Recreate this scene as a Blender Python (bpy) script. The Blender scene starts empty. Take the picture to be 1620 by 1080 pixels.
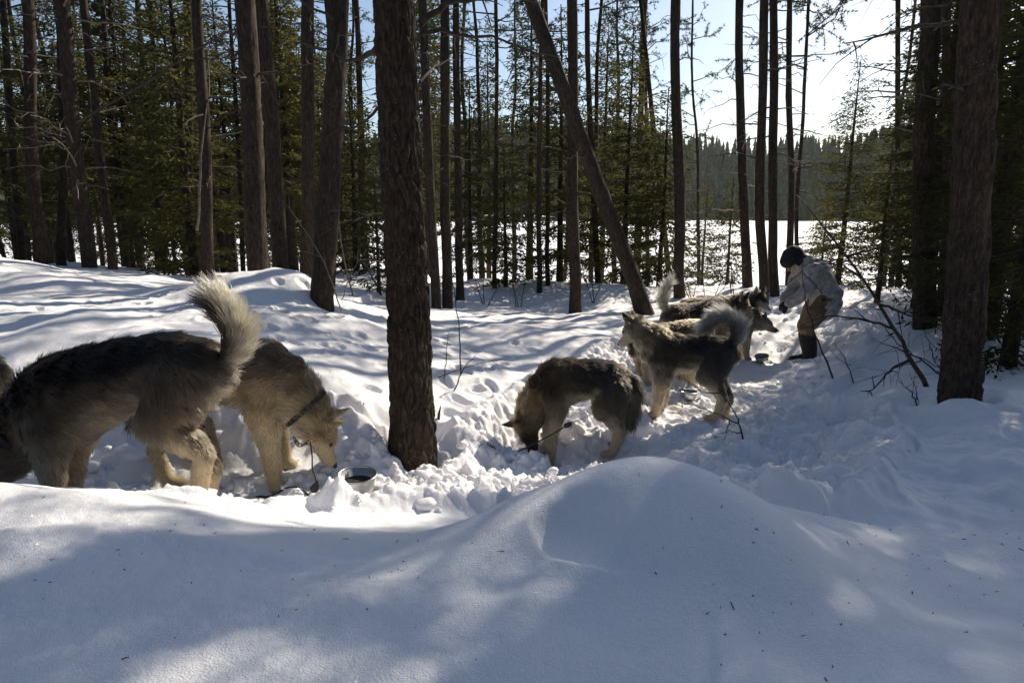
import bpy, math, random
import numpy as np
from mathutils import Vector, Matrix

R = math.radians
scene = bpy.context.scene
col = scene.collection
rng = np.random.default_rng(7)
random.seed(7)

# ------------------------------------------------------------------ camera, sky, sun, exposure
CAM_Z = 1.45
PITCH = R(11.6)
FPX = 1000.0                      # focal length in pixels of a 1620 px wide frame
cam_d = bpy.data.cameras.new('camera')
cam_d.sensor_width = 36.0
cam_d.lens = FPX / 1620 * 36
cam_d.clip_start = 0.05
cam_d.clip_end = 4000
cam = bpy.data.objects.new('camera', cam_d)
cam.location = (0, 0, CAM_Z)
cam.rotation_euler = (R(90) - PITCH, 0, 0)
col.objects.link(cam)
scene.camera = cam

SUN_AZ, SUN_EL = R(40), R(34)     # azimuth to the right of the view direction
world = bpy.data.worlds.new('World')
scene.world = world
world.use_nodes = True
wn = world.node_tree
bgn = wn.nodes['Background']
sky = wn.nodes.new('ShaderNodeTexSky')
sky.sky_type = 'NISHITA'
sky.sun_disc = False
sky.sun_elevation = SUN_EL
sky.sun_rotation = SUN_AZ
sky.air_density = 1.0
sky.dust_density = 0.8
sky.ozone_density = 1.2
wn.links.new(sky.outputs[0], bgn.inputs[0])
bgn.inputs[1].default_value = 0.092

sd = bpy.data.lights.new('sun', 'SUN')
sd.energy = 5.0
sd.angle = R(0.53)
sd.color = (1.0, 0.90, 0.74)
sun = bpy.data.objects.new('sun', sd)
SUN_DIR = Vector((math.sin(SUN_AZ) * math.cos(SUN_EL), math.cos(SUN_AZ) * math.cos(SUN_EL), math.sin(SUN_EL)))
sun.rotation_euler = SUN_DIR.to_track_quat('Z', 'Y').to_euler()
col.objects.link(sun)

scene.view_settings.view_transform = 'Standard'
scene.view_settings.look = 'None'
scene.view_settings.exposure = 0.5
scene.view_settings.gamma = 1.0
scene.render.engine = 'CYCLES'
scene.cycles.max_bounces = 6
scene.cycles.diffuse_bounces = 3
scene.cycles.glossy_bounces = 3
scene.cycles.transmission_bounces = 4
scene.cycles.transparent_max_bounces = 4
scene.cycles.caustics_reflective = False
scene.cycles.caustics_refractive = False
scene.cycles.use_denoising = True

# ------------------------------------------------------------------ numeric helpers
def P(u, v, d):
    """world point seen at photo pixel (u, v) at forward distance d"""
    cx = (np.asarray(u, float) - 810) / FPX * d
    cu = (540 - np.asarray(v, float)) / FPX * d
    return np.array([cx, d * math.cos(PITCH) + cu * math.sin(PITCH), CAM_Z - d * math.sin(PITCH) + cu * math.cos(PITCH)])

def _hash(ix, iy, iz, seed):
    h = (ix.astype(np.int64) * 374761393 + iy.astype(np.int64) * 668265263 + iz.astype(np.int64) * 2147483647 + seed * 974711) & 0xffffffff
    h = ((h ^ (h >> 13)) * 1274126177) & 0xffffffff
    h = ((h ^ (h >> 16)) * 2246822519) & 0xffffffff
    return ((h ^ (h >> 15)) & 0xffff) / 65535.0

def noise2(x, y, seed=0):
    x = np.asarray(x, float); y = np.asarray(y, float)
    ix = np.floor(x); iy = np.floor(y)
    fx = x - ix; fy = y - iy
    fx = fx * fx * fx * (fx * (fx * 6 - 15) + 10); fy = fy * fy * fy * (fy * (fy * 6 - 15) + 10)
    z = np.zeros_like(ix)
    a = _hash(ix, iy, z, seed); b = _hash(ix + 1, iy, z, seed)
    c = _hash(ix, iy + 1, z, seed); d = _hash(ix + 1, iy + 1, z, seed)
    return (a + (b - a) * fx + (c - a) * fy + (a - b - c + d) * fx * fy) * 2 - 1

def noise3(p, seed=0):
    p = np.asarray(p, float)
    i = np.floor(p); f = p - i
    f = f * f * (3 - 2 * f)
    out = 0
    for dx in (0, 1):
        for dy in (0, 1):
            for dz in (0, 1):
                w = (f[:, 0] if dx else 1 - f[:, 0]) * (f[:, 1] if dy else 1 - f[:, 1]) * (f[:, 2] if dz else 1 - f[:, 2])
                out = out + w * _hash(i[:, 0] + dx, i[:, 1] + dy, i[:, 2] + dz, seed)
    return out * 2 - 1

def fbm2(x, y, seed=0, oct=4, gain=0.5):
    s = 0; a = 1; f = 1
    for k in range(oct):
        s = s + a * noise2(x * f + 13.7 * k, y * f - 7.1 * k, seed + k)
        a *= gain; f *= 2.03
    return s

def cell2(x, y, seed=0):
    """distance to nearest and second nearest jittered cell point"""
    ix = np.floor(x); iy = np.floor(y)
    d1 = np.full(x.shape, 9.0); d2 = np.full(x.shape, 9.0); idv = np.zeros(x.shape)
    z = np.zeros_like(ix)
    for dx in (-1, 0, 1):
        for dy in (-1, 0, 1):
            cx = ix + dx; cy = iy + dy
            px = cx + _hash(cx, cy, z, seed); py = cy + _hash(cx, cy, z, seed + 5)
            d = np.hypot(x - px, y - py)
            m = d < d1
            d2 = np.where(m, d1, np.minimum(d2, d))
            idv = np.where(m, _hash(cx, cy, z, seed + 9), idv)
            d1 = np.where(m, d, d1)
    return d1, d2, idv

def sstep(a, b, x):
    t = np.clip((x - a) / (b - a), 0, 1)
    return t * t * (3 - 2 * t)

def mesh_np(name, verts, faces, mat=None, smooth=True):
    """faces: (n,3) or (n,4) int array, or list of such arrays"""
    if not isinstance(faces, list):
        faces = [faces]
    verts = np.asarray(verts, np.float32)
    me = bpy.data.meshes.new(name)
    me.vertices.add(len(verts))
    me.vertices.foreach_set('co', verts.ravel())
    loops = np.concatenate([np.asarray(f, np.int32).ravel() for f in faces])
    sizes = np.concatenate([np.full(len(f), np.asarray(f).shape[1], np.int32) for f in faces])
    starts = np.concatenate([[0], np.cumsum(sizes)[:-1]]).astype(np.int32)
    me.loops.add(len(loops))
    me.loops.foreach_set('vertex_index', loops)
    me.polygons.add(len(sizes))
    me.polygons.foreach_set('loop_start', starts)
    me.polygons.foreach_set('loop_total', sizes)
    if smooth:
        me.polygons.foreach_set('use_smooth', np.ones(len(sizes), bool))
    me.update(calc_edges=True)
    if mat:
        me.materials.append(mat)
    return me

def link(name, data, parent=None, loc=None):
    o = bpy.data.objects.new(name, data)
    if name in ('crown', 'limbs', 'dead_branches', 'fur', 'twigs'):
        o['kind'] = 'stuff'
    col.objects.link(o)
    if parent is not None:
        o.parent = parent
    if loc is not None:
        o.location = loc
    return o

def tag(o, label=None, cat=None, group=None, kind=None):
    if label: o['label'] = label
    if cat: o['category'] = cat
    if group: o['group'] = group
    if kind: o['kind'] = kind
    return o

class Geo:
    """collects verts and faces"""
    def __init__(s):
        s.v = []; s.f3 = []; s.f4 = []; s.n = 0
    def add(s, v, f):
        v = np.asarray(v, float); f = np.asarray(f, int)
        (s.f3 if f.shape[1] == 3 else s.f4).append(f + s.n)
        s.v.append(v); s.n += len(v)
    def tube(s, pts, rad, sides=5, cap=True):
        pts = np.asarray(pts, float); n = len(pts)
        rad = np.broadcast_to(np.asarray(rad, float), (n,))
        t = np.gradient(pts, axis=0)
        t /= np.linalg.norm(t, axis=1)[:, None] + 1e-9
        ref = np.array([0, 0, 1.0]) if abs(t[:, 2]).mean() < 0.8 else np.array([1.0, 0, 0])
        a = np.cross(t, ref); a /= np.linalg.norm(a, axis=1)[:, None] + 1e-9
        b = np.cross(t, a)
        th = np.linspace(0, 2 * np.pi, sides, endpoint=False)
        ring = pts[:, None, :] + rad[:, None, None] * (np.cos(th)[None, :, None] * a[:, None, :] + np.sin(th)[None, :, None] * b[:, None, :])
        v = ring.reshape(-1, 3)
        i = np.arange(n - 1)[:, None] * sides; j = np.arange(sides)[None, :]
        j2 = (j + 1) % sides
        f = np.stack([i + j, i + j2, i + sides + j2, i + sides + j], -1).reshape(-1, 4)
        s.add(v, f)
        if cap:
            base = s.n - len(v)
            c0 = np.array([pts[0], pts[-1]])
            jj = np.arange(sides); jn = (jj + 1) % sides
            s.v.append(c0); s.n += 2
            s.f3.append(np.stack([np.full(sides, base + len(v)), base + jn, base + jj], -1))
            o = (n - 1) * sides
            s.f3.append(np.stack([np.full(sides, base + len(v) + 1), base + o + jj, base + o + jn], -1))
    def mesh(s, name, mat=None, smooth=True):
        fs = []
        if s.f3: fs.append(np.concatenate(s.f3))
        if s.f4: fs.append(np.concatenate(s.f4))
        return mesh_np(name, np.concatenate(s.v), fs, mat, smooth)

# ------------------------------------------------------------------ materials
def mat_new(name):
    m = bpy.data.materials.new(name); m.use_nodes = True
    nt = m.node_tree
    b = nt.nodes['Principled BSDF']
    return m, nt, b

def N(nt, typ, **kw):
    n = nt.nodes.new(typ)
    for k, v in kw.items():
        if k in n.inputs: n.inputs[k].default_value = v
        else: setattr(n, k, v)
    return n

def ramp(nt, stops):
    r = nt.nodes.new('ShaderNodeValToRGB')
    e = r.color_ramp.elements
    while len(e) < len(stops): e.new(0.5)
    for k, (p, c) in enumerate(stops):
        e[k].position = p; e[k].color = (*c, 1) if len(c) == 3 else c
    return r

def mat_snow(name, grain=True):
    m, nt, b = mat_new(name)
    L = nt.links.new
    tc = N(nt, 'ShaderNodeNewGeometry')
    n1 = N(nt, 'ShaderNodeTexNoise', Scale=260.0, Detail=2.0)
    n2 = N(nt, 'ShaderNodeTexNoise', Scale=38.0, Detail=5.0, Roughness=0.62)
    n3 = N(nt, 'ShaderNodeTexNoise', Scale=1.3, Detail=3.0)
    for n in (n1, n2, n3): L(tc.outputs['Position'], n.inputs['Vector'])
    r = ramp(nt, [(0.3, (0.87, 0.86, 0.89)), (0.7, (0.93, 0.92, 0.945))])
    L(n3.outputs[0], r.inputs[0])
    L(r.outputs[0], b.inputs['Base Color'])
    b.inputs['Roughness'].default_value = 0.62
    b.inputs['Specular IOR Level'].default_value = 0.35
    b.inputs['IOR'].default_value = 1.31
    b1 = N(nt, 'ShaderNodeBump', Strength=0.75, Distance=0.004)
    b2 = N(nt, 'ShaderNodeBump', Strength=0.40, Distance=0.012)
    L(n1.outputs[0], b1.inputs['Height']); L(n2.outputs[0], b2.inputs['Height'])
    L(b2.outputs[0], b1.inputs['Normal'])
    L(b1.outputs[0], b.inputs['Normal'])
    # ice crystals: scattered mirror-like grains turned every way
    if grain:
        vo = N(nt, 'ShaderNodeTexVoronoi', Scale=330.0)
        L(tc.outputs['Position'], vo.inputs['Vector'])
        sub = N(nt, 'ShaderNodeVectorMath', operation='SUBTRACT'); sub.inputs[1].default_value = (0.5, 0.5, 0.5)
        L(vo.outputs['Color'], sub.inputs[0])
        mul = N(nt, 'ShaderNodeVectorMath', operation='SCALE'); mul.inputs['Scale'].default_value = 1.9
        L(sub.outputs[0], mul.inputs[0])
        add = N(nt, 'ShaderNodeVectorMath', operation='ADD')
        L(mul.outputs[0], add.inputs[0]); L(tc.outputs['Normal'], add.inputs[1])
        nor = N(nt, 'ShaderNodeVectorMath', operation='NORMALIZE'); L(add.outputs[0], nor.inputs[0])
        gl = N(nt, 'ShaderNodeBsdfGlossy'); gl.inputs['Roughness'].default_value = 0.16
        L(nor.outputs[0], gl.inputs['Normal'])
        lt = N(nt, 'ShaderNodeMath', operation='LESS_THAN'); lt.inputs[1].default_value = 0.30
        L(vo.outputs['Distance'], lt.inputs[0])
        sc = N(nt, 'ShaderNodeMath', operation='MULTIPLY'); sc.inputs[1].default_value = 0.11
        L(lt.outputs[0], sc.inputs[0])
        mix = N(nt, 'ShaderNodeMixShader')
        L(sc.outputs[0], mix.inputs[0]); L(b.outputs[0], mix.inputs[1]); L(gl.outputs[0], mix.inputs[2])
        L(mix.outputs[0], nt.nodes['Material Output'].inputs['Surface'])
        b.inputs['Subsurface Weight'].default_value = 0.35
        b.inputs['Subsurface Radius'].default_value = (0.030, 0.024, 0.018)
        b.inputs['Subsurface Scale'].default_value = 1.0
    return m

def mat_bark(name, c0, c1, c2, scale=1.0, bump=0.6):
    m, nt, b = mat_new(name)
    L = nt.links.new
    tc = N(nt, 'ShaderNodeTexCoord')
    mp = N(nt, 'ShaderNodeMapping'); mp.inputs['Scale'].default_value = (scale, scale, scale * 0.28)
    L(tc.outputs['Object'], mp.inputs[0])
    n1 = N(nt, 'ShaderNodeTexNoise', Scale=42.0, Detail=8.0, Roughness=0.72)
    n2 = N(nt, 'ShaderNodeTexNoise', Scale=3.0, Detail=3.0)
    n3 = N(nt, 'ShaderNodeTexNoise', Scale=70.0, Detail=3.0)
    L(mp.outputs[0], n1.inputs['Vector']); L(tc.outputs['Object'], n2.inputs['Vector']); L(tc.outputs['Object'], n3.inputs['Vector'])
    r = ramp(nt, [(0.32, c0), (0.52, c1), (0.72, c2)])
    L(n1.outputs[0], r.inputs[0])
    # lichen flecks
    rl = ramp(nt, [(0.62, (0, 0, 0)), (0.70, (1, 1, 1))])
    L(n3.outputs[0], rl.inputs[0])
    rg = ramp(nt, [(0.50, (0, 0, 0)), (0.62, (1, 1, 1))])
    L(n2.outputs[0], rg.inputs[0])
    mu = N(nt, 'ShaderNodeMath', operation='MULTIPLY'); L(rl.outputs[0], mu.inputs[0]); L(rg.outputs[0], mu.inputs[1])
    mx = N(nt, 'ShaderNodeMix'); mx.data_type = 'RGBA'
    L(mu.outputs[0], mx.inputs[0]); L(r.outputs[0], mx.inputs[6]); mx.inputs[7].default_value = (0.16, 0.17, 0.13, 1)
    n4 = N(nt, 'ShaderNodeTexNoise', Scale=1.7, Detail=4.0, Roughness=0.6); L(tc.outputs['Object'], n4.inputs['Vector'])
    rt = ramp(nt, [(0.35, (0.72, 0.74, 0.76)), (0.5, (1.0, 0.98, 0.95)), (0.68, (1.18, 1.08, 1.0))]); L(n4.outputs[0], rt.inputs[0])
    mv = N(nt, 'ShaderNodeMix'); mv.data_type = 'RGBA'; mv.blend_type = 'MULTIPLY'; mv.inputs[0].default_value = 1.0
    L(mx.outputs[2], mv.inputs[6]); L(rt.outputs[0], mv.inputs[7])
    L(mv.outputs[2], b.inputs['Base Color'])
    b.inputs['Roughness'].default_value = 0.9
    b.inputs['Specular IOR Level'].default_value = 0.2
    bp = N(nt, 'ShaderNodeBump', Strength=bump, Distance=0.015)
    L(n1.outputs[0], bp.inputs['Height']); L(bp.outputs[0], b.inputs['Normal'])
    return m

def mat_needles(name, c0, c1, trans=0.35):
    m, nt, b = mat_new(name)
    L = nt.links.new
    nt.nodes.remove(b)
    g = N(nt, 'ShaderNodeNewGeometry')
    oi = N(nt, 'ShaderNodeObjectInfo')
    n1 = N(nt, 'ShaderNodeTexNoise', Scale=1.6, Detail=2.0)
    L(g.outputs['Position'], n1.inputs['Vector'])
    ad = N(nt, 'ShaderNodeMath', operation='MULTIPLY_ADD'); ad.inputs[1].default_value = 0.5
    L(oi.outputs['Random'], ad.inputs[0])
    mm = N(nt, 'ShaderNodeMath', operation='MULTIPLY'); mm.inputs[1].default_value = 0.6
    L(n1.outputs[0], mm.inputs[0]); L(mm.outputs[0], ad.inputs[2])
    r = ramp(nt, [(0.2, c0), (0.8, c1)])
    L(ad.outputs[0], r.inputs[0])
    d = N(nt, 'ShaderNodeBsdfDiffuse'); t = N(nt, 'ShaderNodeBsdfTranslucent')
    L(r.outputs[0], d.inputs[0]); L(r.outputs[0], t.inputs[0])
    mx = N(nt, 'ShaderNodeMixShader'); mx.inputs[0].default_value = trans
    L(d.outputs[0], mx.inputs[1]); L(t.outputs[0], mx.inputs[2])
    L(mx.outputs[0], nt.nodes['Material Output'].inputs['Surface'])
    return m

def mat_plain(name, c, rough=0.7, metal=0.0, noise=0.0, scale=30, bump=0.0, c2=None):
    m, nt, b = mat_new(name)
    L = nt.links.new
    b.inputs['Roughness'].default_value = rough
    b.inputs['Metallic'].default_value = metal
    tc = N(nt, 'ShaderNodeTexCoord')
    n1 = N(nt, 'ShaderNodeTexNoise', Scale=float(scale), Detail=4.0)
    L(tc.outputs['Object'], n1.inputs['Vector'])
    if c2 is None:
        c2 = tuple(min(1, x * (1 + noise)) for x in c); c = tuple(x * (1 - noise) for x in c)
    r = ramp(nt, [(0.35, c), (0.65, c2)])
    L(n1.outputs[0], r.inputs[0]); L(r.outputs[0], b.inputs['Base Color'])
    if bump:
        bp = N(nt, 'ShaderNodeBump', Strength=bump, Distance=0.01)
        L(n1.outputs[0], bp.inputs['Height']); L(bp.outputs[0], b.inputs['Normal'])
    return m

M_SNOW = mat_snow('snow')
M_LAKE = mat_snow('lake_snow', grain=False)
M_BARK = mat_bark('pine_bark', (0.014, 0.011, 0.009), (0.050, 0.038, 0.030), (0.11, 0.084, 0.066))
M_BARK_BIG = mat_bark('old_pine_bark', (0.010, 0.008, 0.007), (0.055, 0.040, 0.031), (0.125, 0.094, 0.073), 1.3, 0.9)
M_TWIG = mat_plain('twig_bark', (0.05, 0.038, 0.03), 0.9, noise=0.4, scale=20)
M_TWIG_PALE = mat_plain('pale_twig_bark', (0.20, 0.16, 0.12), 0.9, noise=0.3, scale=20)
M_SPRUCE = mat_needles('spruce_needles', (0.034, 0.042, 0.018), (0.125, 0.120, 0.042), 0.48)
M_PINE = mat_needles('pine_needles', (0.035, 0.055, 0.022), (0.085, 0.105, 0.04), 0.35)
M_FAR = mat_needles('far_needles', (0.026, 0.040, 0.022), (0.060, 0.078, 0.036), 0.12)

# ------------------------------------------------------------------ the snow ground
CTRL = np.array([P(*c) for c in [
    # left drift and its crest
    (-260, 760, 1.9), (0, 765, 1.85), (150, 770, 1.85), (300, 803, 1.75), (430, 858, 1.62), (500, 884, 1.55),
    # middle mound
    (600, 880, 1.47), (700, 848, 1.45), (830, 792, 1.45), (950, 744, 1.45), (1025, 722, 1.45), (1100, 744, 1.42), (1180, 792, 1.36), (1235, 850, 1.28),
    (1275, 920, 1.2), (1310, 1000, 1.1),
    # right drift
    (1255, 808, 1.85), (1330, 818, 1.82), (1400, 835, 1.78), (1500, 850, 1.72), (1620, 848, 1.72), (1850, 845, 1.75),
    # towards the camera
    (-200, 1080, 0.98), (0, 1080, 0.95), (300, 1080, 0.95), (600, 1080, 0.93), (900, 1080, 0.93), (1150, 1080, 0.93), (1400, 1080, 0.98), (1620, 1080, 0.98), (1850, 1080, 0.98),
    (60, 900, 1.35), (350, 940, 1.24), (550, 940, 1.20), (780, 920, 1.20), (1020, 850, 1.27), (1040, 950, 1.13), (1440, 940, 1.32), (1620, 940, 1.35),
    # trench under the left dogs, path
    (20, 790, 2.5), (300, 800, 2.5), (420, 812, 2.4), (440, 768, 3.1), (300, 765, 3.15), (120, 760, 3.1), (565, 786, 3.0), (560, 822, 2.6), (700, 806, 2.65), (640, 735, 3.6), (500, 735, 3.4),
    (780, 770, 3.3), (870, 722, 4.2), (965, 725, 4.2), (830, 735, 3.9), (1045, 652, 4.83), (1130, 656, 4.8), (1088, 627, 5.3), (1188, 573, 7.2), (1265, 580, 7.5), (1150, 600, 6.2), (1000, 585, 5.7),
    # right bank
    (1250, 640, 5.4), (1300, 700, 4.0), (1200, 740, 3.6), (1400, 662, 4.2), (1525, 630, 4.0), (1640, 630, 4.0), (1450, 600, 5.0), (1350, 560, 6.5), (1500, 720, 3.0), (1400, 785, 2.55), (1600, 780, 2.55), (1300, 805, 2.45), (1150, 740, 3.3), (1060, 720, 3.7),
    (1200, 800, 2.3), (1800, 700, 3.2), (1850, 600, 4.4),
    # bank behind the path
    (720, 640, 4.4), (740, 590, 5.0), (700, 540, 6.0), (850, 530, 6.6), (930, 522, 6.9), (900, 562, 6.2), (980, 550, 6.3), (700, 495, 9.3), (900, 494, 10), (1030, 488, 9.8), (1100, 500, 9), (1220, 496, 9.4), (1300, 512, 8.4), (1475, 510, 7.2), (1620, 545, 6.2),
    # left bank and hump
    (540, 500, 5.6), (510, 487, 6.2), (430, 422, 6.3), (370, 430, 6.1), (475, 436, 6.3), (600, 500, 6.6), (400, 500, 4.8), (300, 475, 5.6), (250, 465, 6.6), (0, 405, 7.5), (120, 440, 7.1), (-200, 390, 7.5), (0, 480, 5), (150, 490, 4.8), (-100, 545, 3.8), (0, 550, 3.8), (200, 545, 3.8), (330, 548, 3.9),
    (450, 590, 3.8), (560, 560, 4.6), (560, 640, 3.85), (560, 705, 3.5), (640, 600, 4.4), (440, 690, 3.5), (300, 640, 3.5), (150, 620, 3.45), (20, 610, 3.5), (-150, 700, 3.0),
]] + [
    # hidden ground behind the near drifts, world coordinates
    np.array(q) for q in [(0.45, 2.15, 0.30), (0.0, 2.0, 0.38), (0.9, 2.1, 0.30), (-0.5, 2.1, 0.36), (-1.6, 2.2, 0.36), (1.6, 2.3, 0.33), (1.05, 1.98, 0.37), (1.27, 1.98, 0.365), (1.48, 1.98, 0.37), (1.76, 1.98, 0.375),
                          (0.3, 2.8, 0.10), (0.8, 2.9, 0.05), (-2.6, 9.5, 0.35), (-5.5, 10.0, 0.45), (-8, 8, 0.8), (-4, 8.2, 0.5), (6, 5, 0.35), (8, 8, 0.2), (3, 10.5, -0.1), (0, 11, -0.2),
                          (0, 0, 0.62), (-1.5, 0.2, 0.62), (1.5, 0.2, 0.62), (0, -1.5, 0.55)]
])
_c = 0.16
_A = np.sqrt(((CTRL[:, None, :2] - CTRL[None, :, :2]) ** 2).sum(-1) + _c * _c)
_A += np.eye(len(CTRL)) * -0.004
_mu = CTRL[:, 2].mean()
_W = np.linalg.solve(_A, CTRL[:, 2] - _mu)

LAKE_Z = -2.3
def H_base(x, y):
    x = np.asarray(x, float); y = np.asarray(y, float)
    sh = x.shape; x = x.ravel(); y = y.ravel()
    out = np.empty_like(x)
    for k in range(0, len(x), 60000):
        xx = x[k:k + 60000, None]; yy = y[k:k + 60000, None]
        d2 = (xx - CTRL[None, :, 0]) ** 2 + (yy - CTRL[None, :, 1]) ** 2
        z = np.sqrt(d2 + _c * _c) @ _W + _mu
        w = np.exp(-d2.min(1) / (1.6 ** 2))
        xx = xx[:, 0]; yy = yy[:, 0]
        rad = np.maximum(yy, 0)
        far = np.where(xx < -2, 0.45, 0.15) + 0.12 * noise2(xx * 0.35, yy * 0.35, 40)
        far = far + (-2.75 - far) * sstep(10.5, 30, rad + 0.25 * np.abs(xx) * (xx > 0))
        out[k:k + 60000] = w * z + (1 - w) * far
    return out.reshape(sh)

def ground_hit(u, v, d0=0.8, d1=40):
    ds = np.concatenate([np.arange(d0, 14, 0.01), np.arange(14, d1, 0.1)])
    p = P(u, v, ds)
    below = p[2] < H_base(p[0], p[1])
    k = int(np.argmax(below)) if below.any() else len(ds) - 1
    return ds[k]

# trampled area: soft union of blobs along the path and the dog yard
PATH = np.array([(-2.6, 2.6, .55), (-1.9, 2.6, .6), (-1.3, 2.75, .6), (-.8, 2.9, .55), (-.35, 3.0, .5), (0.0, 3.1, .5), (.3, 3.5, .6), (.6, 3.9, .7), (.9, 4.3, .75), (1.2, 4.8, .8), (1.6, 5.4, .8),
                 (2.1, 6.0, .85), (2.6, 6.7, .9), (3.1, 7.4, .8), (3.6, 8.2, .8), (1.0, 2.9, .55), (1.5, 3.4, .5), (1.9, 4.2, .5), (.5, 2.5, .4)])
def tramp(x, y):
    m = np.zeros_like(x)
    for px, py, r in PATH:
        m = np.maximum(m, 1 - sstep(r * 0.75, r * 1.5, np.hypot(x - px, y - py)))
    return m

_pr = np.random.default_rng(21)
PRINTS = []
for k in range(330):
    i = _pr.integers(0, len(PATH)); px, py, r = PATH[i]
    a = _pr.uniform(0, 6.28); q = r * 1.35 * math.sqrt(_pr.uniform())
    PRINTS.append((px + q * math.cos(a), py + q * math.sin(a), (.14 if k % 5 == 0 else _pr.uniform(.035, .055)), (.055 if k % 5 == 0 else _pr.uniform(.03, .042)), _pr.uniform(0, 3.14), _pr.uniform(.015, .05)))
for k in range(120):            # tracks on the hump and the banks
    cx, cy, sx, sy = [(-2.5, 6.2, .9, .5), (-0.5, 5.3, .7, .8), (-1.4, 4.6, .5, .5), (-2.3, 5.0, 1.2, .3)][_pr.integers(0, 4)]
    PRINTS.append((_pr.normal(cx, sx), _pr.normal(cy, sy), _pr.uniform(.05, .10), _pr.uniform(.04, .06), _pr.uniform(0, 3.14), _pr.uniform(.02, .05)))

def H(x, y, prints=True):
    x = np.asarray(x, float); y = np.asarray(y, float)
    sh = x.shape; x = x.ravel(); y = y.ravel()
    z = H_base(x, y)
    t = tramp(x, y)
    near = sstep(2.35, 1.7, y) * sstep(-2.5, -0.5, y)         # wind-smoothed drifts in front
    far = 1 - near
    wx = x + 0.22 * fbm2(x * 2.2, y * 2.2, 3, 3, 0.6); wy = y + 0.22 * fbm2(x * 2.2, y * 2.2, 5, 3, 0.6)
    rough = np.clip(t * 1.0, 0, 1)
    d1, d2, idv = cell2(wx * 3.6, wy * 4.4, 2)
    lump = (1 - d1) ** 2 * (idv ** 2 - 0.12)
    d1b, d2b, idb = cell2(wx * 11 + 3, wy * 13, 8)
    lump2 = (1 - d1b) ** 2 * (idb ** 2 - 0.15)
    churn = fbm2(wx * 6, wy * 8, 11, 5, 0.62)
    patch = sstep(-0.5, 0.5, noise2(x * 1.1, y * 1.1, 12))
    packed = sstep(4.6, 6.2, y) * sstep(-0.2, 0.8, x)
    z = z + rough * far * (1 - 0.55 * packed) * (0.055 * lump + 0.042 * patch * lump2 + (0.014 + 0.020 * patch) * churn - 0.016 * np.abs(fbm2(wx * 3, wy * 3.5, 13, 4, 0.55)))
    # broken crust: small steps with crisp edges
    n_a = fbm2(x * 2.1 + 5, y * 2.6, 61, 4, 0.6); n_b = fbm2(x * 4.2, y * 5.0 + 9, 66, 4, 0.6)
    crust = 0.034 * sstep(0.02, 0.10, n_a) + 0.022 * sstep(0.10, 0.17, n_b)
    z = z + far * np.clip(rough * 1.2, 0, 1) * (1 - 0.5 * packed) * (crust - 0.025)
    z = z + far * (1 - 0.6 * rough) * (0.035 * fbm2(x * 1.6, y * 1.6, 15, 3) + 0.008 * fbm2(x * 7, y * 7, 19, 3))
    # cut edge where the trodden trench meets the untouched snow
    te = t + 0.22 * fbm2(x * 2.4, y * 2.4, 71, 4, 0.55)
    z = z + far * 0.075 * (1 - sstep(0.28, 0.58, te)) * sstep(0.02, 0.30, t)
    edge = t * (1 - t) * 4
    z = z + far * edge * (0.05 * np.clip(lump + 0.2, 0, 2) + 0.03 * np.abs(fbm2(x * 4, y * 4, 27, 5, 0.62)) + 0.04 * lump2)
    # churned right-hand bank
    rb = sstep(0.9, 1.5, x) * sstep(1.9, 2.4, y) * sstep(5.2, 3.6, y) * (1 - sstep(2.6, 3.4, x))
    z = z + rb * (1 - rough) * (0.05 * fbm2(x * 2.6, y * 2.6, 33, 4, 0.55) + 0.03 * lump)
    # hollows, scarp and runnels of the near mound
    X, Y = x, y
    wob = 0.22 * noise2(X * 8, Y * 8, 45) + 0.05 * noise2(X * 25, Y * 25, 46)
    dx = (X - 0.16) / 0.115; dy = (Y - 1.245) / 0.135
    rr = np.sqrt(dx * dx + dy * dy) + wob
    left = sstep(0.9, -0.6, dx) * sstep(1.2, -0.4, dy)
    z = z - near * 0.050 * left * (1 - sstep(0.80, 1.10, rr)) - near * 0.016 * (1 - sstep(0.3, 1.2, rr))
    s1 = X - (0.285 + 0.05 * np.sin((Y - .8) * 7)); z = z - near * 0.010 * np.exp(-(s1 / 0.014) ** 2) * sstep(1.05, 0.8, Y)
    s2 = Y - (1.43 - 0.35 * (X + 0.9) ** 2); z = z + near * 0.012 * np.exp(-(s2 / 0.05) ** 2) * sstep(-0.2, -0.6, X)
    z = z + near * (0.014 * noise2(x * 2.4, y * 2.4, 51) + 0.004 * noise2(x * 8, y * 8, 52) + 0.0016 * fbm2(x * 30, y * 30, 53, 3, 0.6) * sstep(-0.3, 0.4, noise2(x * 1.7, y * 1.7, 54)))
    for wx_, wy_, wr_ in ((-0.59, 3.60, 0.17), (2.86, 4.0, 0.19)):        # wells round the near stems
        q = np.hypot(x - wx_, y - wy_) + 0.05 * noise2(x * 9, y * 9, 77)
        z = z - 0.055 * np.exp(-((q - wr_) / 0.06) ** 2) + 0.045 * np.exp(-((q - wr_ - 0.16) / 0.07) ** 2)
    if prints:
        for (px, py, a, b, th, dep) in PRINTS:
            m = np.where((np.abs(x - px) < 0.28) & (np.abs(y - py) < 0.28))[0]
            if len(m) == 0: continue
            xx = x[m] - px; yy = y[m] - py
            u = (xx * math.cos(th) + yy * math.sin(th)) / a; v = (-xx * math.sin(th) + yy * math.cos(th)) / b
            q = np.sqrt(u * u + v * v)
            z[m] += dep * (0.25 * np.exp(-((q - 1.3) / 0.22) ** 2) - (1 - sstep(0.82, 1.08, q)))
    return z.reshape(sh)

def Hs(x, y):
    return float(H(np.array([x]), np.array([y]))[0])

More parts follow.
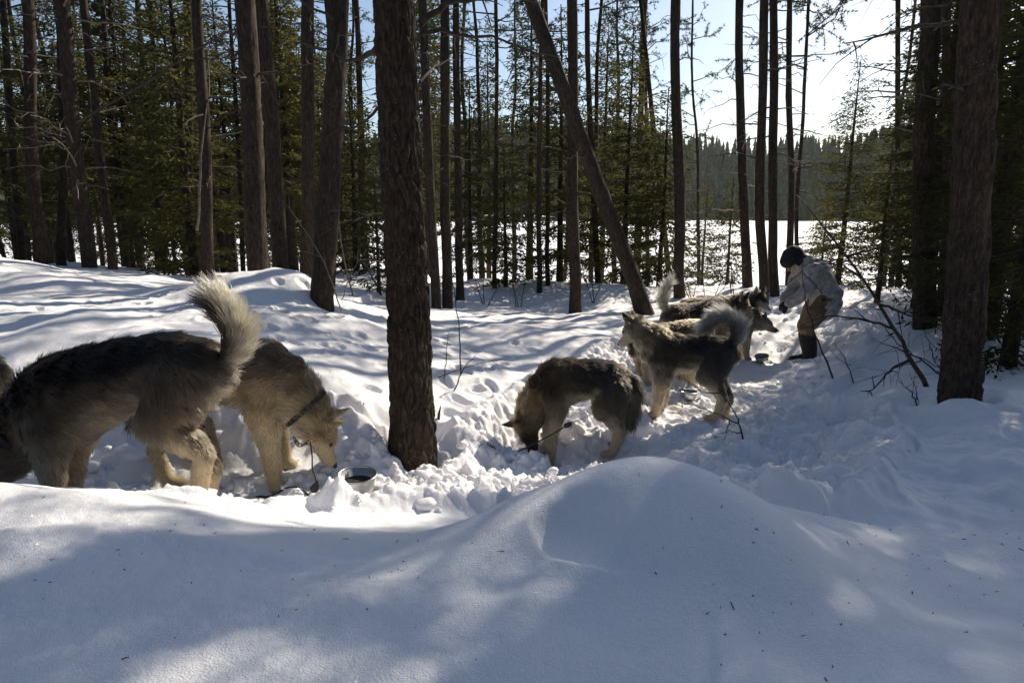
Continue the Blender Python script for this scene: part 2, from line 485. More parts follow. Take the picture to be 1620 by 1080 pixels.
def build_ground():
    r = np.concatenate([np.linspace(0.30, 2.0, 190, endpoint=False), np.linspace(2.0, 6.6, 400, endpoint=False), np.linspace(6.6, 12, 130, endpoint=False), np.geomspace(12, 60, 80)])
    a_in = np.linspace(-R(44), R(44), 570)
    a_out = np.linspace(R(44), R(316), 70)[1:-1]
    a = np.concatenate([a_in, a_out])
    rr, aa = np.meshgrid(r, a, indexing='ij')
    x = rr * np.sin(aa); y = rr * np.cos(aa)
    z = H(x, y)
    v = np.stack([x, y, z], -1).reshape(-1, 3)
    nr, na = rr.shape
    i = np.arange(nr - 1)[:, None] * na; j = np.arange(na)[None, :]; j2 = (j + 1) % na
    f = np.stack([i + j, i + na + j, i + na + j2, i + j2], -1).reshape(-1, 4)
    v = np.concatenate([v, [[0, 0, Hs(0, 0)]]])
    jj = np.arange(na)
    f3 = np.stack([np.full(na, len(v) - 1), jj, (jj + 1) % na], -1)
    o = link('snow_ground', mesh_np('snow_ground', v, [f, f3], M_SNOW))
    tag(o, kind='structure')
    return o
build_ground()

def build_lake():
    r = np.concatenate([[8], np.geomspace(16, 900, 40)])
    a = np.linspace(0, 2 * np.pi, 96, endpoint=False)
    rr, aa = np.meshgrid(r, a, indexing='ij')
    v = np.stack([rr * np.sin(aa), rr * np.cos(aa), np.full(rr.shape, LAKE_Z) + 0.03 * noise2(rr * np.sin(aa) * .3, rr * np.cos(aa) * .3, 60)], -1).reshape(-1, 3)
    nr, na = rr.shape
    i = np.arange(nr - 1)[:, None] * na; j = np.arange(na)[None, :]; j2 = (j + 1) % na
    f = np.stack([i + j, i + na + j, i + na + j2, i + j2], -1).reshape(-1, 4)
    tag(link('frozen_lake', mesh_np('frozen_lake', v, f, M_LAKE)), kind='structure')
build_lake()

# far shore: a wooded hillside round the lake
def build_far_shore():
    g = np.random.default_rng(5)
    az = np.linspace(-R(75), R(75), 260)
    rad = np.linspace(260, 560, 22)
    def hill(a, r):
        top = 40 + 12 * np.sin(a * 2.3 + 0.6) + 6 * noise2(a * 7, a * 0 + 2, 70) + 3 * noise2(a * 22, a * 0 + 2, 71) - 9 * sstep(R(12), R(30), a)
        shore = 262 + 40 * noise2(a * 3, a * 0, 72)
        return LAKE_Z - 1 + np.clip(top, 8, 90) * sstep(shore, shore + 190, r), shore
    aa, rr = np.meshgrid(az, rad, indexing='ij')
    z, _ = hill(aa, rr)
    v = np.stack([rr * np.sin(aa), rr * np.cos(aa), z], -1).reshape(-1, 3)
    nr, na = rr.shape
    i = np.arange(nr - 1)[:, None] * na; j = np.arange(na - 1)[None, :]
    f = np.stack([i + j, i + na + j, i + na + j + 1, i + j + 1], -1).reshape(-1, 4)
    mh = mat_plain('forest_floor', (0.035, 0.04, 0.025), 1.0, noise=0.4, scale=0.2)
    mh.node_tree.nodes['Principled BSDF'].inputs['Specular IOR Level'].default_value = 0.0
    tag(link('far_hillside', mesh_np('far_hillside', v, f, mh)), kind='structure')
    n = 6500
    a = g.uniform(-R(58), R(58), n)
    r = 262 + 260 * g.uniform(0, 1, n) ** 1.4
    z, shore = hill(a, r)
    ok = r > shore + 2
    a, r, z = a[ok], r[ok], z[ok]; n = len(a)
    h = g.uniform(7, 15, n); w = h * g.uniform(0.13, 0.22, n)
    V = []; F = []
    base = 0
    tiers = 4; sides = 6
    for k in range(n):
        c = np.array([r[k] * math.sin(a[k]), r[k] * math.cos(a[k]), z[k]])
        for t in range(tiers):
            z0 = h[k] * (0.08 + 0.23 * t); z1 = h[k] * (0.08 + 0.23 * t + 0.36) if t < tiers - 1 else h[k]
            rad = w[k] * (1 - t / tiers * 0.85)
            th = np.arange(sides) * 6.283 / sides + g.uniform(0, 6)
            rj = rad * g.uniform(0.6, 1.25, sides)
            ring = np.stack([np.cos(th) * rj, np.sin(th) * rj, z0 - 0.4 * g.uniform(0, 1, sides)], -1) + c
            V.append(np.concatenate([ring, [c + (0, 0, z1)]]))
            jj = np.arange(sides)
            F.append(np.stack([base + jj, base + (jj + 1) % sides, np.full(sides, base + sides)], -1))
            base += sides + 1
    o = link('far_forest', mesh_np('far_forest', np.concatenate(V), np.concatenate(F), M_FAR, smooth=False))
    tag(o, 'dark spruce forest covering the hill across the frozen lake', 'forest', kind='stuff')
build_far_shore()

# ------------------------------------------------------------------ trees
ORD = ['first', 'second', 'third', 'fourth', 'fifth', 'sixth', 'seventh', 'eighth', 'ninth', 'tenth', 'eleventh', 'twelfth', 'thirteenth', 'fourteenth', 'fifteenth',
       'sixteenth', 'seventeenth', 'eighteenth', 'nineteenth', 'twentieth', 'twenty-first', 'twenty-second', 'twenty-third', 'twenty-fourth', 'twenty-fifth', 'twenty-sixth', 'twenty-seventh', 'twenty-eighth', 'twenty-ninth', 'thirtieth']

def trunk_line(base, lean, h, seed, n, wob=0.03):
    """polyline of a trunk; lean = horizontal offset per metre of height (x, y)"""
    t = np.linspace(0, 1, n)
    z = t * h
    k = np.arange(n)
    off = wob * np.stack([noise2(z * 0.5, z * 0 + seed, 80), noise2(z * 0.5, z * 0 + seed, 81)], -1) * np.minimum(1, z)[:, None]
    return np.stack([lean[0] * z + off[:, 0], lean[1] * z + off[:, 1], z - 0.25], -1)

def trunk_mesh(name, line, r0, r1, sides, bark, seed, mat, plate=7.0, flare=0.26):
    n = len(line)
    t = np.linspace(0, 1, n)
    L = np.linalg.norm(line[-1] - line[0])
    rad = r0 + (r1 - r0) * t + r0 * flare * np.exp(-t * L / 0.22)
    th = np.linspace(0, 2 * np.pi, sides, endpoint=False)
    tt, aa = np.meshgrid(t * L, th, indexing='ij')
    # bark plates: cells wrapped round the stem
    circ = max(3, round(2 * np.pi * r0 * plate * 1.5))
    u = aa / (2 * np.pi) * circ; v = tt * plate * 0.42
    uw = u + 0.35 * noise2(v * 1.1, u * 0.6 + seed, 90); vw = v + 0.25 * noise2(u * 1.3, v + seed, 91)
    # wrap in u by evaluating twice and blending near the seam
    d1, d2, iv = cell2(uw, vw, seed)
    d1b, d2b, ivb = cell2(uw - circ, vw, seed)
    w = sstep(0.88, 1.0, aa / (2 * np.pi))
    crack = np.clip((d2 - d1) * 3.2, 0, 1) * (1 - w) + np.clip((d2b - d1b) * 3.2, 0, 1) * w
    lvl = iv * (1 - w) + ivb * w
    disp = bark * (crack * (0.55 + 0.45 * lvl) - 0.6) + bark * 0.3 * noise2(u * 3, tt * plate * 4, seed + 3) * (1 - w)
    disp = disp + r0 * 0.06 * noise2(aa * 0.8, tt * 0.9, seed + 7) * np.sin(aa / 2) ** 2
    ctr = line[:, None, :]
    rr = rad[:, None] + disp
    ring = ctr + np.stack([np.cos(aa) * rr, np.sin(aa) * rr, np.zeros_like(rr)], -1)
    vv = ring.reshape(-1, 3)
    i = np.arange(n - 1)[:, None] * sides; j = np.arange(sides)[None, :]; j2 = (j + 1) % sides
    f = np.stack([i + j, i + j2, i + sides + j2, i + sides + j], -1).reshape(-1, 4)
    return mesh_np(name, vv, f, mat)

def dead_branches(g, line, r0, z0, z1, n, lmax, geo=None):
    """bare curved branches and their twigs"""
    geo = geo or Geo()
    h = line[:, 2]
    for k in range(n):
        z = g.uniform(z0, z1)
        c = np.array([np.interp(z, h, line[:, 0]), np.interp(z, h, line[:, 1]), z])
        a = g.uniform(0, 6.283); L = lmax * g.uniform(0.3, 1.0)
        d = np.array([math.cos(a), math.sin(a), g.uniform(-0.25, 0.35)])
        m = 6
        s = np.linspace(0, 1, m)
        droop = g.uniform(-0.35, 0.12)
        side = np.array([-d[1], d[0], 0]) * g.uniform(-0.3, 0.3)
        pts = c + d * (s * L)[:, None] + np.array([0, 0, 1]) * (droop * L * s ** 2)[:, None] + side * (L * s ** 2)[:, None]
        pts[1:-1] += g.normal(0, 0.02, (m - 2, 3))
        rb = min(0.020, 0.008 + 0.008 * L) * g.uniform(0.6, 1.1)
        geo.tube(pts, rb * (1 - 0.8 * s), 4, cap=False)
        for q in range(int(L * 4)):
            ss = g.uniform(0.25, 0.95); b = np.array([np.interp(ss, s, pts[:, i]) for i in range(3)])
            dd = d * 0.6 + g.normal(0, 0.6, 3); dd /= np.linalg.norm(dd)
            l2 = L * g.uniform(0.12, 0.4)
            s3 = np.linspace(0, 1, 4)
            p2 = b + dd * (l2 * s3)[:, None] + np.array([0, 0, -0.25]) * (l2 * s3 ** 2)[:, None] + g.normal(0, 0.012, (4, 3)) * s3[:, None]
            geo.tube(p2, rb * 0.42 * (1 - 0.7 * s3), 3, cap=False)
    return geo

def spikes(P0, D, Lg, W, g):
    """single needle triangles"""
    n = len(P0)
    s = np.cross(D, g.normal(0, 1, (n, 3))); s /= np.linalg.norm(s, axis=1)[:, None] + 1e-9
    v = np.stack([P0 + s * W[:, None] * 0.5, P0 + D * Lg[:, None], P0 - s * W[:, None] * 0.5], 1).reshape(-1, 3)
    return v, np.arange(n * 3).reshape(-1, 3)

def sprays(P0, D, Lg, W, g, lift=0.0):
    """diamond leaf faces: arrays of start, direction, length, width -> verts, tris"""
    n = len(P0)
    ref = g.normal(0, 1, (n, 3))
    s = np.cross(D, ref); s /= np.linalg.norm(s, axis=1)[:, None] + 1e-9
    mid = P0 + D * (Lg * 0.4)[:, None]
    tip = P0 + D * Lg[:, None] + np.array([0, 0, 1.0]) * (lift * Lg)[:, None]
    v = np.stack([P0, mid + s * W[:, None] * 0.5, tip, mid - s * W[:, None] * 0.5], 1).reshape(-1, 3)
    b = np.arange(n) * 4
    f = np.stack([b, b + 1, b + 2, b, b + 2, b + 3], -1).reshape(-1, 3)
    return v, f

def spruce_parts(seed, h, wmax, z0=0.25, whorl=0.24, dens=1.0, leaf=0.10, lw=0.028, shape=0.85, sparse=0.0):
    """crown and limb meshes for a conical spruce of height h, half-width wmax"""
    g = np.random.default_rng(seed)
    limbs = Geo()
    PP = []; DD = []; LL = []
    z = z0
    while z < h * 0.985:
        t = (z - z0) / (h - z0)
        Lb = wmax * (1 - t) ** shape * min(1.0, 0.65 + 2.2 * t)
        nb = int(5 * dens + 1.5) if Lb > 0.25 else 4
        ph = g.uniform(0, 6.28)
        for k in range(nb):
            if g.uniform() < sparse: continue
            a = ph + k * 6.283 / nb + g.normal(0, 0.25)
            L = max(0.07, Lb * g.uniform(0.55, 1.12))
            zz = z + g.uniform(-0.4, 0.4) * whorl
            d = np.array([math.cos(a), math.sin(a), 0.0])
            up0 = 0.45 * t + g.uniform(-0.1, 0.15)
            m = 4; s = np.linspace(0, 1, m)
            sag = -0.42 * (1 - t) * g.uniform(0.6, 1.2)
            zc = zz + L * (up0 * s + sag * s * (1 - 0.35 * s))
            pts = np.stack([d[0] * L * s, d[1] * L * s, zc], -1)
            limbs.tube(pts, (0.005 + 0.007 * L) * (1 - 0.8 * s), 3, cap=False)
            perp = np.array([-d[1], d[0], 0.0])
            ns = max(3, int(L / 0.075 * dens))
            for q in range(ns):
                ss = 0.14 + 0.86 * (q + g.uniform()) / ns
                b = np.array([np.interp(ss, s, pts[:, i]) for i in range(3)])
                l2 = (0.10 + 0.30 * L * (1 - ss * 0.75)) * g.uniform(0.6, 1.1)
                sg = 1 if q % 2 else -1
                e = d * 0.75 + perp * sg * g.uniform(0.5, 0.95) + np.array([0, 0, g.uniform(-0.45, 0.1)])
                e /= np.linalg.norm(e)
                nn = max(2, int(l2 / (leaf * 0.42)))
                sv = (np.arange(nn) + g.uniform(0, 0.6, nn)) / nn
                pp = b + e * (sv * l2)[:, None]; pp[:, 2] -= 0.22 * l2 * sv ** 2
                dd = e * 0.9 + g.normal(0, 0.42, (nn, 3)); dd[:, 2] -= 0.12
                dd /= np.linalg.norm(dd, axis=1)[:, None]
                PP.append(pp); DD.append(dd); LL.append(leaf * g.uniform(0.6, 1.25, nn))
        z += whorl * g.uniform(0.7, 1.3) * (1 - 0.45 * t)
    PP = np.concatenate(PP); DD = np.concatenate(DD); LL = np.concatenate(LL)
    v, f = sprays(PP, DD, LL, lw * g.uniform(0.7, 1.3, len(LL)), g, 0.05)
    return mesh_np('crown', v, f, M_SPRUCE, smooth=False), limbs.mesh('limbs', M_TWIG), len(LL)

def pine_crown(seed, line, z0, lmax, n, tuft=12, nl=0.085, nw=0.010, droop=0.15):
    """open pine crown: limbs along the upper stem with needle tufts at the twig ends"""
    g = np.random.default_rng(seed)
    limbs = Geo(); PP = []; DD = []
    h = line[:, 2]; H1 = h[-1]
    for k in range(n):
        t = g.uniform(0, 1) ** 0.85
        z = z0 + (H1 - z0) * t
        c = np.array([np.interp(z, h, line[:, 0]), np.interp(z, h, line[:, 1]), z])
        a = g.uniform(0, 6.283)
        L = lmax * (1 - 0.8 * t) * g.uniform(0.45, 1.1)
        d = np.array([math.cos(a), math.sin(a), 0])
        m = 5; s = np.linspace(0, 1, m)
        up = g.uniform(-droop, 0.35)
        pts = c + d * (s * L)[:, None] + np.array([0, 0, 1]) * (L * (up * s + 0.18 * s ** 2))[:, None]
        pts[1:] += g.normal(0, 0.035 * L, (m - 1, 3))
        limbs.tube(pts, (0.006 + 0.009 * L) * (1 - 0.8 * s), 4, cap=False)
        for q in range(max(4, int(L * 10))):
            ss = g.uniform(0.25, 1.0); b = np.array([np.interp(ss, s, pts[:, i]) for i in range(3)])
            e = d + g.normal(0, 0.75, 3); e /= np.linalg.norm(e)
            l2 = L * g.uniform(0.08, 0.32) + 0.05
            tip = b + e * l2 + np.array([0, 0, 0.08 * l2])
            limbs.tube(np.array([b, tip]), np.array([0.005, 0.003]), 3, cap=False)
            for tt in np.linspace(0.35, 1, max(2, int(l2 / 0.07))):
                PP.append(np.repeat((b + (tip - b) * tt)[None], tuft, 0))
                x = e * 0.55 + g.normal(0, 0.62, (tuft, 3)); DD.append(x / np.linalg.norm(x, axis=1)[:, None])
    PP = np.concatenate(PP); DD = np.concatenate(DD)
    v, f = spikes(PP, DD, nl * g.uniform(0.6, 1.2, len(PP)), nw * g.uniform(0.9, 1.7, len(PP)), g)
    return mesh_np('crown', v, f, M_PINE, smooth=False), limbs.mesh('limbs', M_TWIG)

# (u at base, v at base, u at the top edge of the photo, width px, distance or None, height, crown start, crown reach, dead branch count)
PINES = [
    (30, 400, 4, 15, 11.5, 13, 6, 1.3, 14), (62, 425, 38, 25, 10.2, 14, 5.5, 1.6, 16), (97, 437, 92, 18, 11.2, 14, 6, 1.4, 14), (143, 445, 98, 29, 9.4, 15, 6, 1.6, 16), (180, 447, 132, 19, 10.6, 13, 5.5, 1.4, 14),
    (192, 410, 162, 9, 15, 12, 5, 1.2, 12), (244, 400, 238, 10, 17, 13, 5, 1.3, 14), (300, 440, 293, 19, 11.0, 14, 5.5, 1.5, 14), (329, 440, 318, 24, 9.3, 15, 6, 1.5, 16),
    (383, 415, 362, 10, 14.5, 12, 5.5, 1.2, 12), (408, 420, 387, 42, 6.75, 14, 7, 1.5, 10), (446, 432, 421, 33, 8.6, 15, 6.5, 1.6, 12), (480, 440, 481, 28, 8.1, 14, 7, 1.4, 12), (506, 487, 530, 46, 6.25, 15, 7.5, 1.5, 12),
    (690, 492, 670, 20, 9.6, 14, 6, 1.4, 14), (707, 492, 703, 22, 9.9, 15, 6.5, 1.4, 12), (729, 492, 722, 17, 10.6, 13, 6, 1.3, 12), (783, 490, 787, 10, 12.5, 11, 3.4, 1.3, 14),
    (853, 487, 859, 11, 12.2, 10, 6, 1.1, 12), (868, 487, 862, 10, 12.8, 12, 5, 1.2, 12), (911, 495, 905, 25, 10.1, 15, 6.5, 1.4, 12), (1030, 487, 846, 38, 9.2, 11, 7, 1.5, 6), (947, 480, 928, 13, 13, 13, 5, 1.3, 12),
    (1028, 430, 1022, 10, 18, 12, 4, 1.6, 12), (1063, 440, 1016, 12, 14.5, 12, 4.2, 1.5, 12), (1078, 468, 1068, 23, 11.3, 15, 7, 1.4, 8), (1110, 440, 1096, 8, 17, 9.5, 3.4, 1.5, 12),
    (1183, 470, 1171, 20, 12.2, 13, 4.6, 1.5, 10), (1208, 495, 1211, 20, 9.6, 15, 6.0, 1.9, 6), (1227, 490, 1227, 19, 10.6, 15, 5.8, 1.7, 8), (1247, 480, 1255, 14, 12.2, 12, 5, 1.3, 10), (1258, 470, 1277, 9, 13.4, 11, 4, 1.5, 10),
    (1417, 505, 1427, 12, 11.5, 12, 7, 0.9, 12), (1468, 510, 1472, 42, 7.1, 13, 3.9, 1.7, 10), (1494, 505, 1500, 18, 8.2, 12, 5.0, 1.2, 12), (1525, 632, 1556, 74, None, 12, 3.1, 1.5, 8),
]
PLACES = [  # one label per pine above, in the same order
    'thin dark pine trunk nearest the left edge of the picture', 'slightly bowed dark pine, second trunk from the left edge', 'straight dark pine, third trunk from the left edge',
    'stout leaning pine, fourth trunk from the left edge', 'leaning pine just right of the stout leaning trunk on the left', 'thinnest slanting pine behind the leaning trunks on the left',
    'thin pale background pine between leaning trunks and dark spruce on the left', 'left one of two dark pines rising from the dark spruce', 'right one of two dark pines rising from the dark spruce',
    'thin pine standing just left of the trunk on the snow hump', 'grey-barked pine trunk standing on top of the snow hump', 'dark pine standing right behind the snow hump trunk',
    'grey-brown pine at the right end of the snow hump', 'dark stout pine at the right foot of the snow hump', 'slanting dark pine just right of the big foreground trunk',
    'left one of two straight pines right of the big trunk', 'right one of two straight pines right of the big trunk', 'thin pine with short bare branches between big and leaning trunks',
    'left one of a pair of very thin pines near the leaning tree', 'right one of a pair of very thin pines near the leaning tree', 'straight pine crossed behind by the big leaning tree',
    'strongly leaning pine trunk above the standing dog', 'thin pine right behind the strongly leaning trunk', 'slim background pine with open crown right of the leaning trunk',
    'thin tilted pine just left of the straight pine behind the dogs', 'straight pine behind the dogs right of the leaning trunk', 'slight background pine right of the straight pine behind the dogs',
    'slim dark pine between the dogs and the person', 'left one of the tight pine cluster beside the person', 'middle one of the tight pine cluster beside the person',
    'thin pine directly behind the head of the person', 'thinnest pine right of the head of the person', 'thin pine between the small spruce and right-hand trunks',
    'thick dark pine left of the biggest right-hand trunk', 'narrow pine squeezed between the two thick right-hand trunks', 'thickest right-hand pine trunk rising from the near bank',
]
assert len(PLACES) == len(PINES)

def build_pine(k, spec, label):
    ub, vb, ut, w, d, h, zc, reach, nd = spec
    if d is None: d = ground_hit(ub, vb)
    p = P(ub, vb, d)
    x, y = p[0], p[1]
    z = Hs(x, y)
    # lean so that the stem passes the given pixel at the top edge, in the plane facing the camera
    q = P(ut, 0, 1.0); q = np.array([q[0], q[1], q[2] - CAM_Z]) * (y / q[1])
    ztop = CAM_Z + q[2]
    lean = ((q[0] - x) / (ztop - z), random.uniform(-0.01, 0.01))
    r0 = w / FPX * d / 2 * 0.74
    big = w > 60
    med = w > 30
    n = 240 if big else (110 if med else 50)
    line = trunk_line((x, y, z), lean, h, k * 3.1, n, 0.05 if not big else 0.02)
    root = link('pine_tree', None, loc=(x, y, z))
    tag(root, label, 'tree', 'pine trees of the lakeside stand')
    sides = 72 if big else (32 if med else 14)
    link('trunk', trunk_mesh('trunk', line, r0 * 1.03, r0 * 0.35, sides, (0.030 if big else 0.020) * min(1, r0 / 0.13), k, M_BARK_BIG if big else M_BARK), root)
    g = np.random.default_rng(900 + k)
    link('dead_branches', dead_branches(g, line, r0, 1.2 if d > 8 else 1.9, zc + 0.8, int(nd * (2.4 if ub < 560 else 1.5)), 1.15).mesh('dead_branches', M_TWIG if k % 3 else M_TWIG_PALE), root)
    cm, lm = pine_crown(300 + k, line, zc, reach, int((h - zc) * (10.0 if k >= 28 else 4.6)), tuft=11, nl=0.085, nw=0.0105)
    link('crown', cm, root)
    link('limbs', lm, root)

for k, s in enumerate(PINES):
    build_pine(k, s, PLACES[k])

# the big trunk between the dogs
def build_big_tree():
    d = ground_hit(645, 740)
    p = P(645, 735, d)
    x, y = p[0], p[1] + 0.12
    z = Hs(x, y)
    q = P(626, 0, 1.0); q = np.array([q[0], q[1], q[2] - CAM_Z]) * (y / q[1])
    lean = ((q[0] - x) / (CAM_Z + q[2] - z), 0.0)
    h = 13.0
    root = link('pine_tree', None, loc=(x, y, z))
    tag(root, 'big rough-barked pine trunk in the foreground between the dogs', 'tree', 'pine trees of the lakeside stand')
    t = np.concatenate([np.linspace(0, 3.4, 420), np.linspace(3.4, h, 60)[1:]])
    line = np.stack([lean[0] * t + 0.012 * np.sin(t * 1.7), 0.01 * np.sin(t * 1.3), t - 0.3], -1)
    n = len(t); sides = 150
    th = np.linspace(0, 2 * np.pi, sides, endpoint=False)
    tt, aa = np.meshgrid(t, th, indexing='ij')
    r0 = 0.136
    rad = 0.110 * (1 - 0.04 * np.minimum(tt, 20)) + 0.024 * np.exp(-np.maximum(tt - 0.3, 0) / 0.9) + 0.014 * np.exp(-np.maximum(tt - 0.3, 0) / 0.10)
    circ = 15
    def plates(u, v, seed):
        d1, d2, iv = cell2(u, v, seed)
        return np.clip((d2 - d1) * 3.0, 0, 1), iv
    u = aa / (2 * np.pi) * circ; v = tt * 7.0
    uw = u + 0.45 * noise2(v * 0.9, np.sin(aa) * 2, 1) ; vw = v + 0.45 * noise2(np.cos(aa) * 3, v * .8, 2)
    c1, i1 = plates(uw, vw, 4); c2, i2 = plates(uw - circ, vw, 4)
    w = sstep(0.9, 1.0, aa / (2 * np.pi))
    c = c1 * (1 - w) + c2 * w; lv = i1 * (1 - w) + i2 * w
    fine = noise2(np.cos(aa) * 16, tt * 24 + np.sin(aa) * 16, 6)
    fine2 = noise2(np.cos(aa) * 34 + tt * 5, tt * 60 + np.sin(aa) * 34, 9)
    disp = 0.020 * (c ** 0.6 * (0.5 + 0.7 * lv) - 0.7) + 0.005 * fine + 0.0025 * fine2
    rr = rad + disp
    vv = (line[:, None, :] + np.stack([np.cos(aa) * rr, np.sin(aa) * rr, np.zeros_like(rr)], -1)).reshape(-1, 3)
    i = np.arange(n - 1)[:, None] * sides; j = np.arange(sides)[None, :]; j2 = (j + 1) % sides
    f = np.stack([i + j, i + j2, i + sides + j2, i + sides + j], -1).reshape(-1, 4)
    link('trunk', mesh_np('trunk', vv, f, M_BARK_BIG), root)
    g = np.random.default_rng(77)
    B = Geo()
    zt = lambda vpx: (P(640, vpx, d)[2] - z)
    for (uo, vo, ue, ve, rr_, bend) in [(600, 70, 536, 96, 0.020, -0.03), (665, 38, 765, 0, 0.022, 0.05), (668, 55, 880, 100, 0.012, 0.06), (598, 170, 545, 200, 0.010, -0.05), (604, 340, 560, 352, 0.012, 0.02), (598, 452, 548, 400, 0.006, 0.03), (664, 130, 720, 95, 0.008, 0.03)]:
        a = P(uo, vo, d) - np.array([x, y, z]); b = P(ue, ve, d + g.uniform(-0.5, 0.6)) - np.array([x, y, z])
        s = np.linspace(0, 1, 8)
        pts = a + (b - a) * s[:, None] + np.array([0, 0, 1]) * (bend * np.sin(np.pi * s))[:, None]
        pts[1:-1] += g.normal(0, 0.008, (6, 3))
        B.tube(pts, rr_ * (1 - 0.7 * s), 6, cap=False)
        for q in range(6):
            ss = g.uniform(0.3, 1); o = np.array([np.interp(ss, s, pts[:, i]) for i in range(3)])
            e = (b - a) / np.linalg.norm(b - a) + g.normal(0, 0.6, 3); e /= np.linalg.norm(e)
            s3 = np.linspace(0, 1, 5); l2 = g.uniform(0.1, 0.35)
            B.tube(o + e * (l2 * s3)[:, None] + np.array([0, 0, -0.2]) * (l2 * s3 ** 2)[:, None], rr_ * 0.3 * (1 - 0.7 * s3), 4, cap=False)
    link('dead_branches', B.mesh('dead_branches', M_TWIG), root)
    cm, lm = pine_crown(399, line, 6.5, 1.4, 30, tuft=9)
    link('crown', cm, root); link('limbs', lm, root)
build_big_tree()

# spruces: (u, distance, height, half width, crown start, label)
SPRUCES = [
    (1322, 13.3, 4.6, 1.3, 0.15, 'small pointed spruce against bright sky behind the person'),
    (1462, 9.0, 11.0, 1.15, 0.5, 'tall dense spruce filling the gap left of thick right-hand trunks'),
    (1612, 5.3, 4.6, 1.05, 0.15, 'dark near spruce at the right edge beside the thickest trunk'),
    (1566, 6.6, 8.6, 1.3, 0.2, 'dark spruce right behind the thickest right-hand trunk'),
    (1660, 8.5, 13.0, 1.8, 0.5, 'tall spruce cut off by the right edge'),
    (1388, 9.6, 2.3, 0.95, 0.35, 'low broad spruce with bare lower boughs right of the person'),
    (312, 10.4, 6.0, 1.15, 0.1, 'dark dense spruce left of the trunk on the snow hump'),
    (265, 12.0, 4.2, 1.0, 0.1, 'shorter spruce left beside the dark dense spruce'),
    (150, 13.5, 6.5, 1.3, 0.6, 'spruce behind the stout leaning pine on the left'),
    (40, 14.0, 7.5, 1.4, 0.8, 'spruce behind the trunks nearest the left edge'),
    (215, 17.0, 8.0, 1.6, 0.6, 'olive spruce deeper in the stand on the left'),
    (-60, 10.0, 8.0, 1.5, 0.8, 'spruce reaching in over the left edge'),
    (375, 16.0, 6.8, 1.5, 0.4, 'olive spruce seen behind the trunk on the snow hump'),
    (470, 14.0, 7.0, 1.4, 0.4, 'spruce behind the two dark trunks right of the hump'),
    (565, 12.0, 3.6, 1.25, 0.2, 'bushy young spruce just left of the big foreground trunk'),
    (600, 9.6, 1.7, 0.75, 0.05, 'little low spruce hidden half behind the big trunk'),
    (665, 17.0, 7.5, 1.6, 0.5, 'olive spruce right behind the big foreground trunk'),
    (745, 14.0, 4.2, 1.0, 0.3, 'bushy spruce between straight pines and the thin pine'),
    (800, 12.6, 2.8, 0.9, 0.2, 'low bushy spruce right of the thin bare pine'),
    (838, 15.5, 7.2, 1.25, 0.5, 'tall slim spruce with its top left of the leaning trunk'),
    (885, 13.3, 5.4, 1.35, 0.3, 'dark spruce behind the pair of very thin pines'),
    (950, 18.0, 7.4, 1.35, 0.5, 'pointed spruce with its top showing right of leaning trunk'),
    (985, 13.2, 5.0, 1.35, 0.2, 'green young spruce tucked under the leaning trunk'),
    (1042, 12.8, 3.8, 1.15, 0.2, 'green bushy spruce between leaning trunk and straight pine'),
    (1108, 19.0, 3.6, 0.8, 0.2, 'loose young spruce right of the straight pine behind the dogs'),
    (1148, 16.0, 3.0, 0.8, 0.2, 'smallest young spruce left of the slim dark pine'),
    (1295, 19.0, 3.6, 0.9, 0.2, 'loose spruce on the shore left of the small pointed spruce'),
    (520, 20.0, 8.5, 1.7, 0.5, 'far olive spruce between hump trunks and the big trunk'),
    (100, 20.0, 8.5, 1.8, 0.5, 'far olive spruce seen between the left-hand trunks'),
    (1525, 13.0, 13.0, 1.4, 0.4, 'spruce seen between the two thick right-hand trunks'),
]
for k, (u, d, h, w, z0, label) in enumerate(SPRUCES):
    if d > 13.4 and h > 5: z0 += 1.5
    p = P(u, 470, d)
    x, y = p[0], p[1]
    z = Hs(x, y)
    root = link('spruce_tree', None, loc=(x, y, z))
    tag(root, label, 'tree', 'spruces along the shore')
    near = d < 10.2 or k == 0
    cm, lm, n = spruce_parts(500 + k, h, w, z0, whorl=0.20 if near else 0.26, dens=1.3 if near else 1.5, leaf=0.085 if near else 0.12, lw=0.022 if near else 0.034)
    line = trunk_line((x, y, z), (random.uniform(-.01, .01), 0), h + 0.2, 40 + k, 24, 0.02)
    link('trunk', trunk_mesh('trunk', line, 0.018 + 0.011 * h, 0.008, 10, 0.006, 60 + k, M_BARK), root)
    link('crown', cm, root); link('limbs', lm, root)

# ------------------------------------------------------------------ dogs
def mat_fur():
    m, nt, b = mat_new('dog_fur')
    L = nt.links.new
    nt.nodes.remove(b)
    at = N(nt, 'ShaderNodeAttribute'); at.attribute_name = 'fur_color'
    h = N(nt, 'ShaderNodeBsdfHairPrincipled')
    h.model = 'CHIANG'; h.parametrization = 'COLOR'
    L(at.outputs['Color'], h.inputs['Color'])
    h.inputs['Roughness'].default_value = 0.42
    h.inputs['Radial Roughness'].default_value = 0.6
    h.inputs['Coat'].default_value = 0.0
    h.inputs['Random Roughness'].default_value = 0.2
    d = N(nt, 'ShaderNodeBsdfDiffuse'); L(at.outputs['Color'], d.inputs[0])
    mx = N(nt, 'ShaderNodeMixShader'); mx.inputs[0].default_value = 0.35
    L(h.outputs[0], mx.inputs[1]); L(d.outputs[0], mx.inputs[2])
    L(mx.outputs[0], nt.nodes['Material Output'].inputs['Surface'])
    return m
def mat_skin_attr():
    m, nt, b = mat_new('dog_body')
    at = N(nt, 'ShaderNodeAttribute'); at.attribute_name = 'fur_color'
    nt.links.new(at.outputs['Color'], b.inputs['Base Color'])
    b.inputs['Roughness'].default_value = 0.9
    b.inputs['Specular IOR Level'].default_value = 0.1
    return m
M_FUR = mat_fur(); M_DOG = mat_skin_attr()
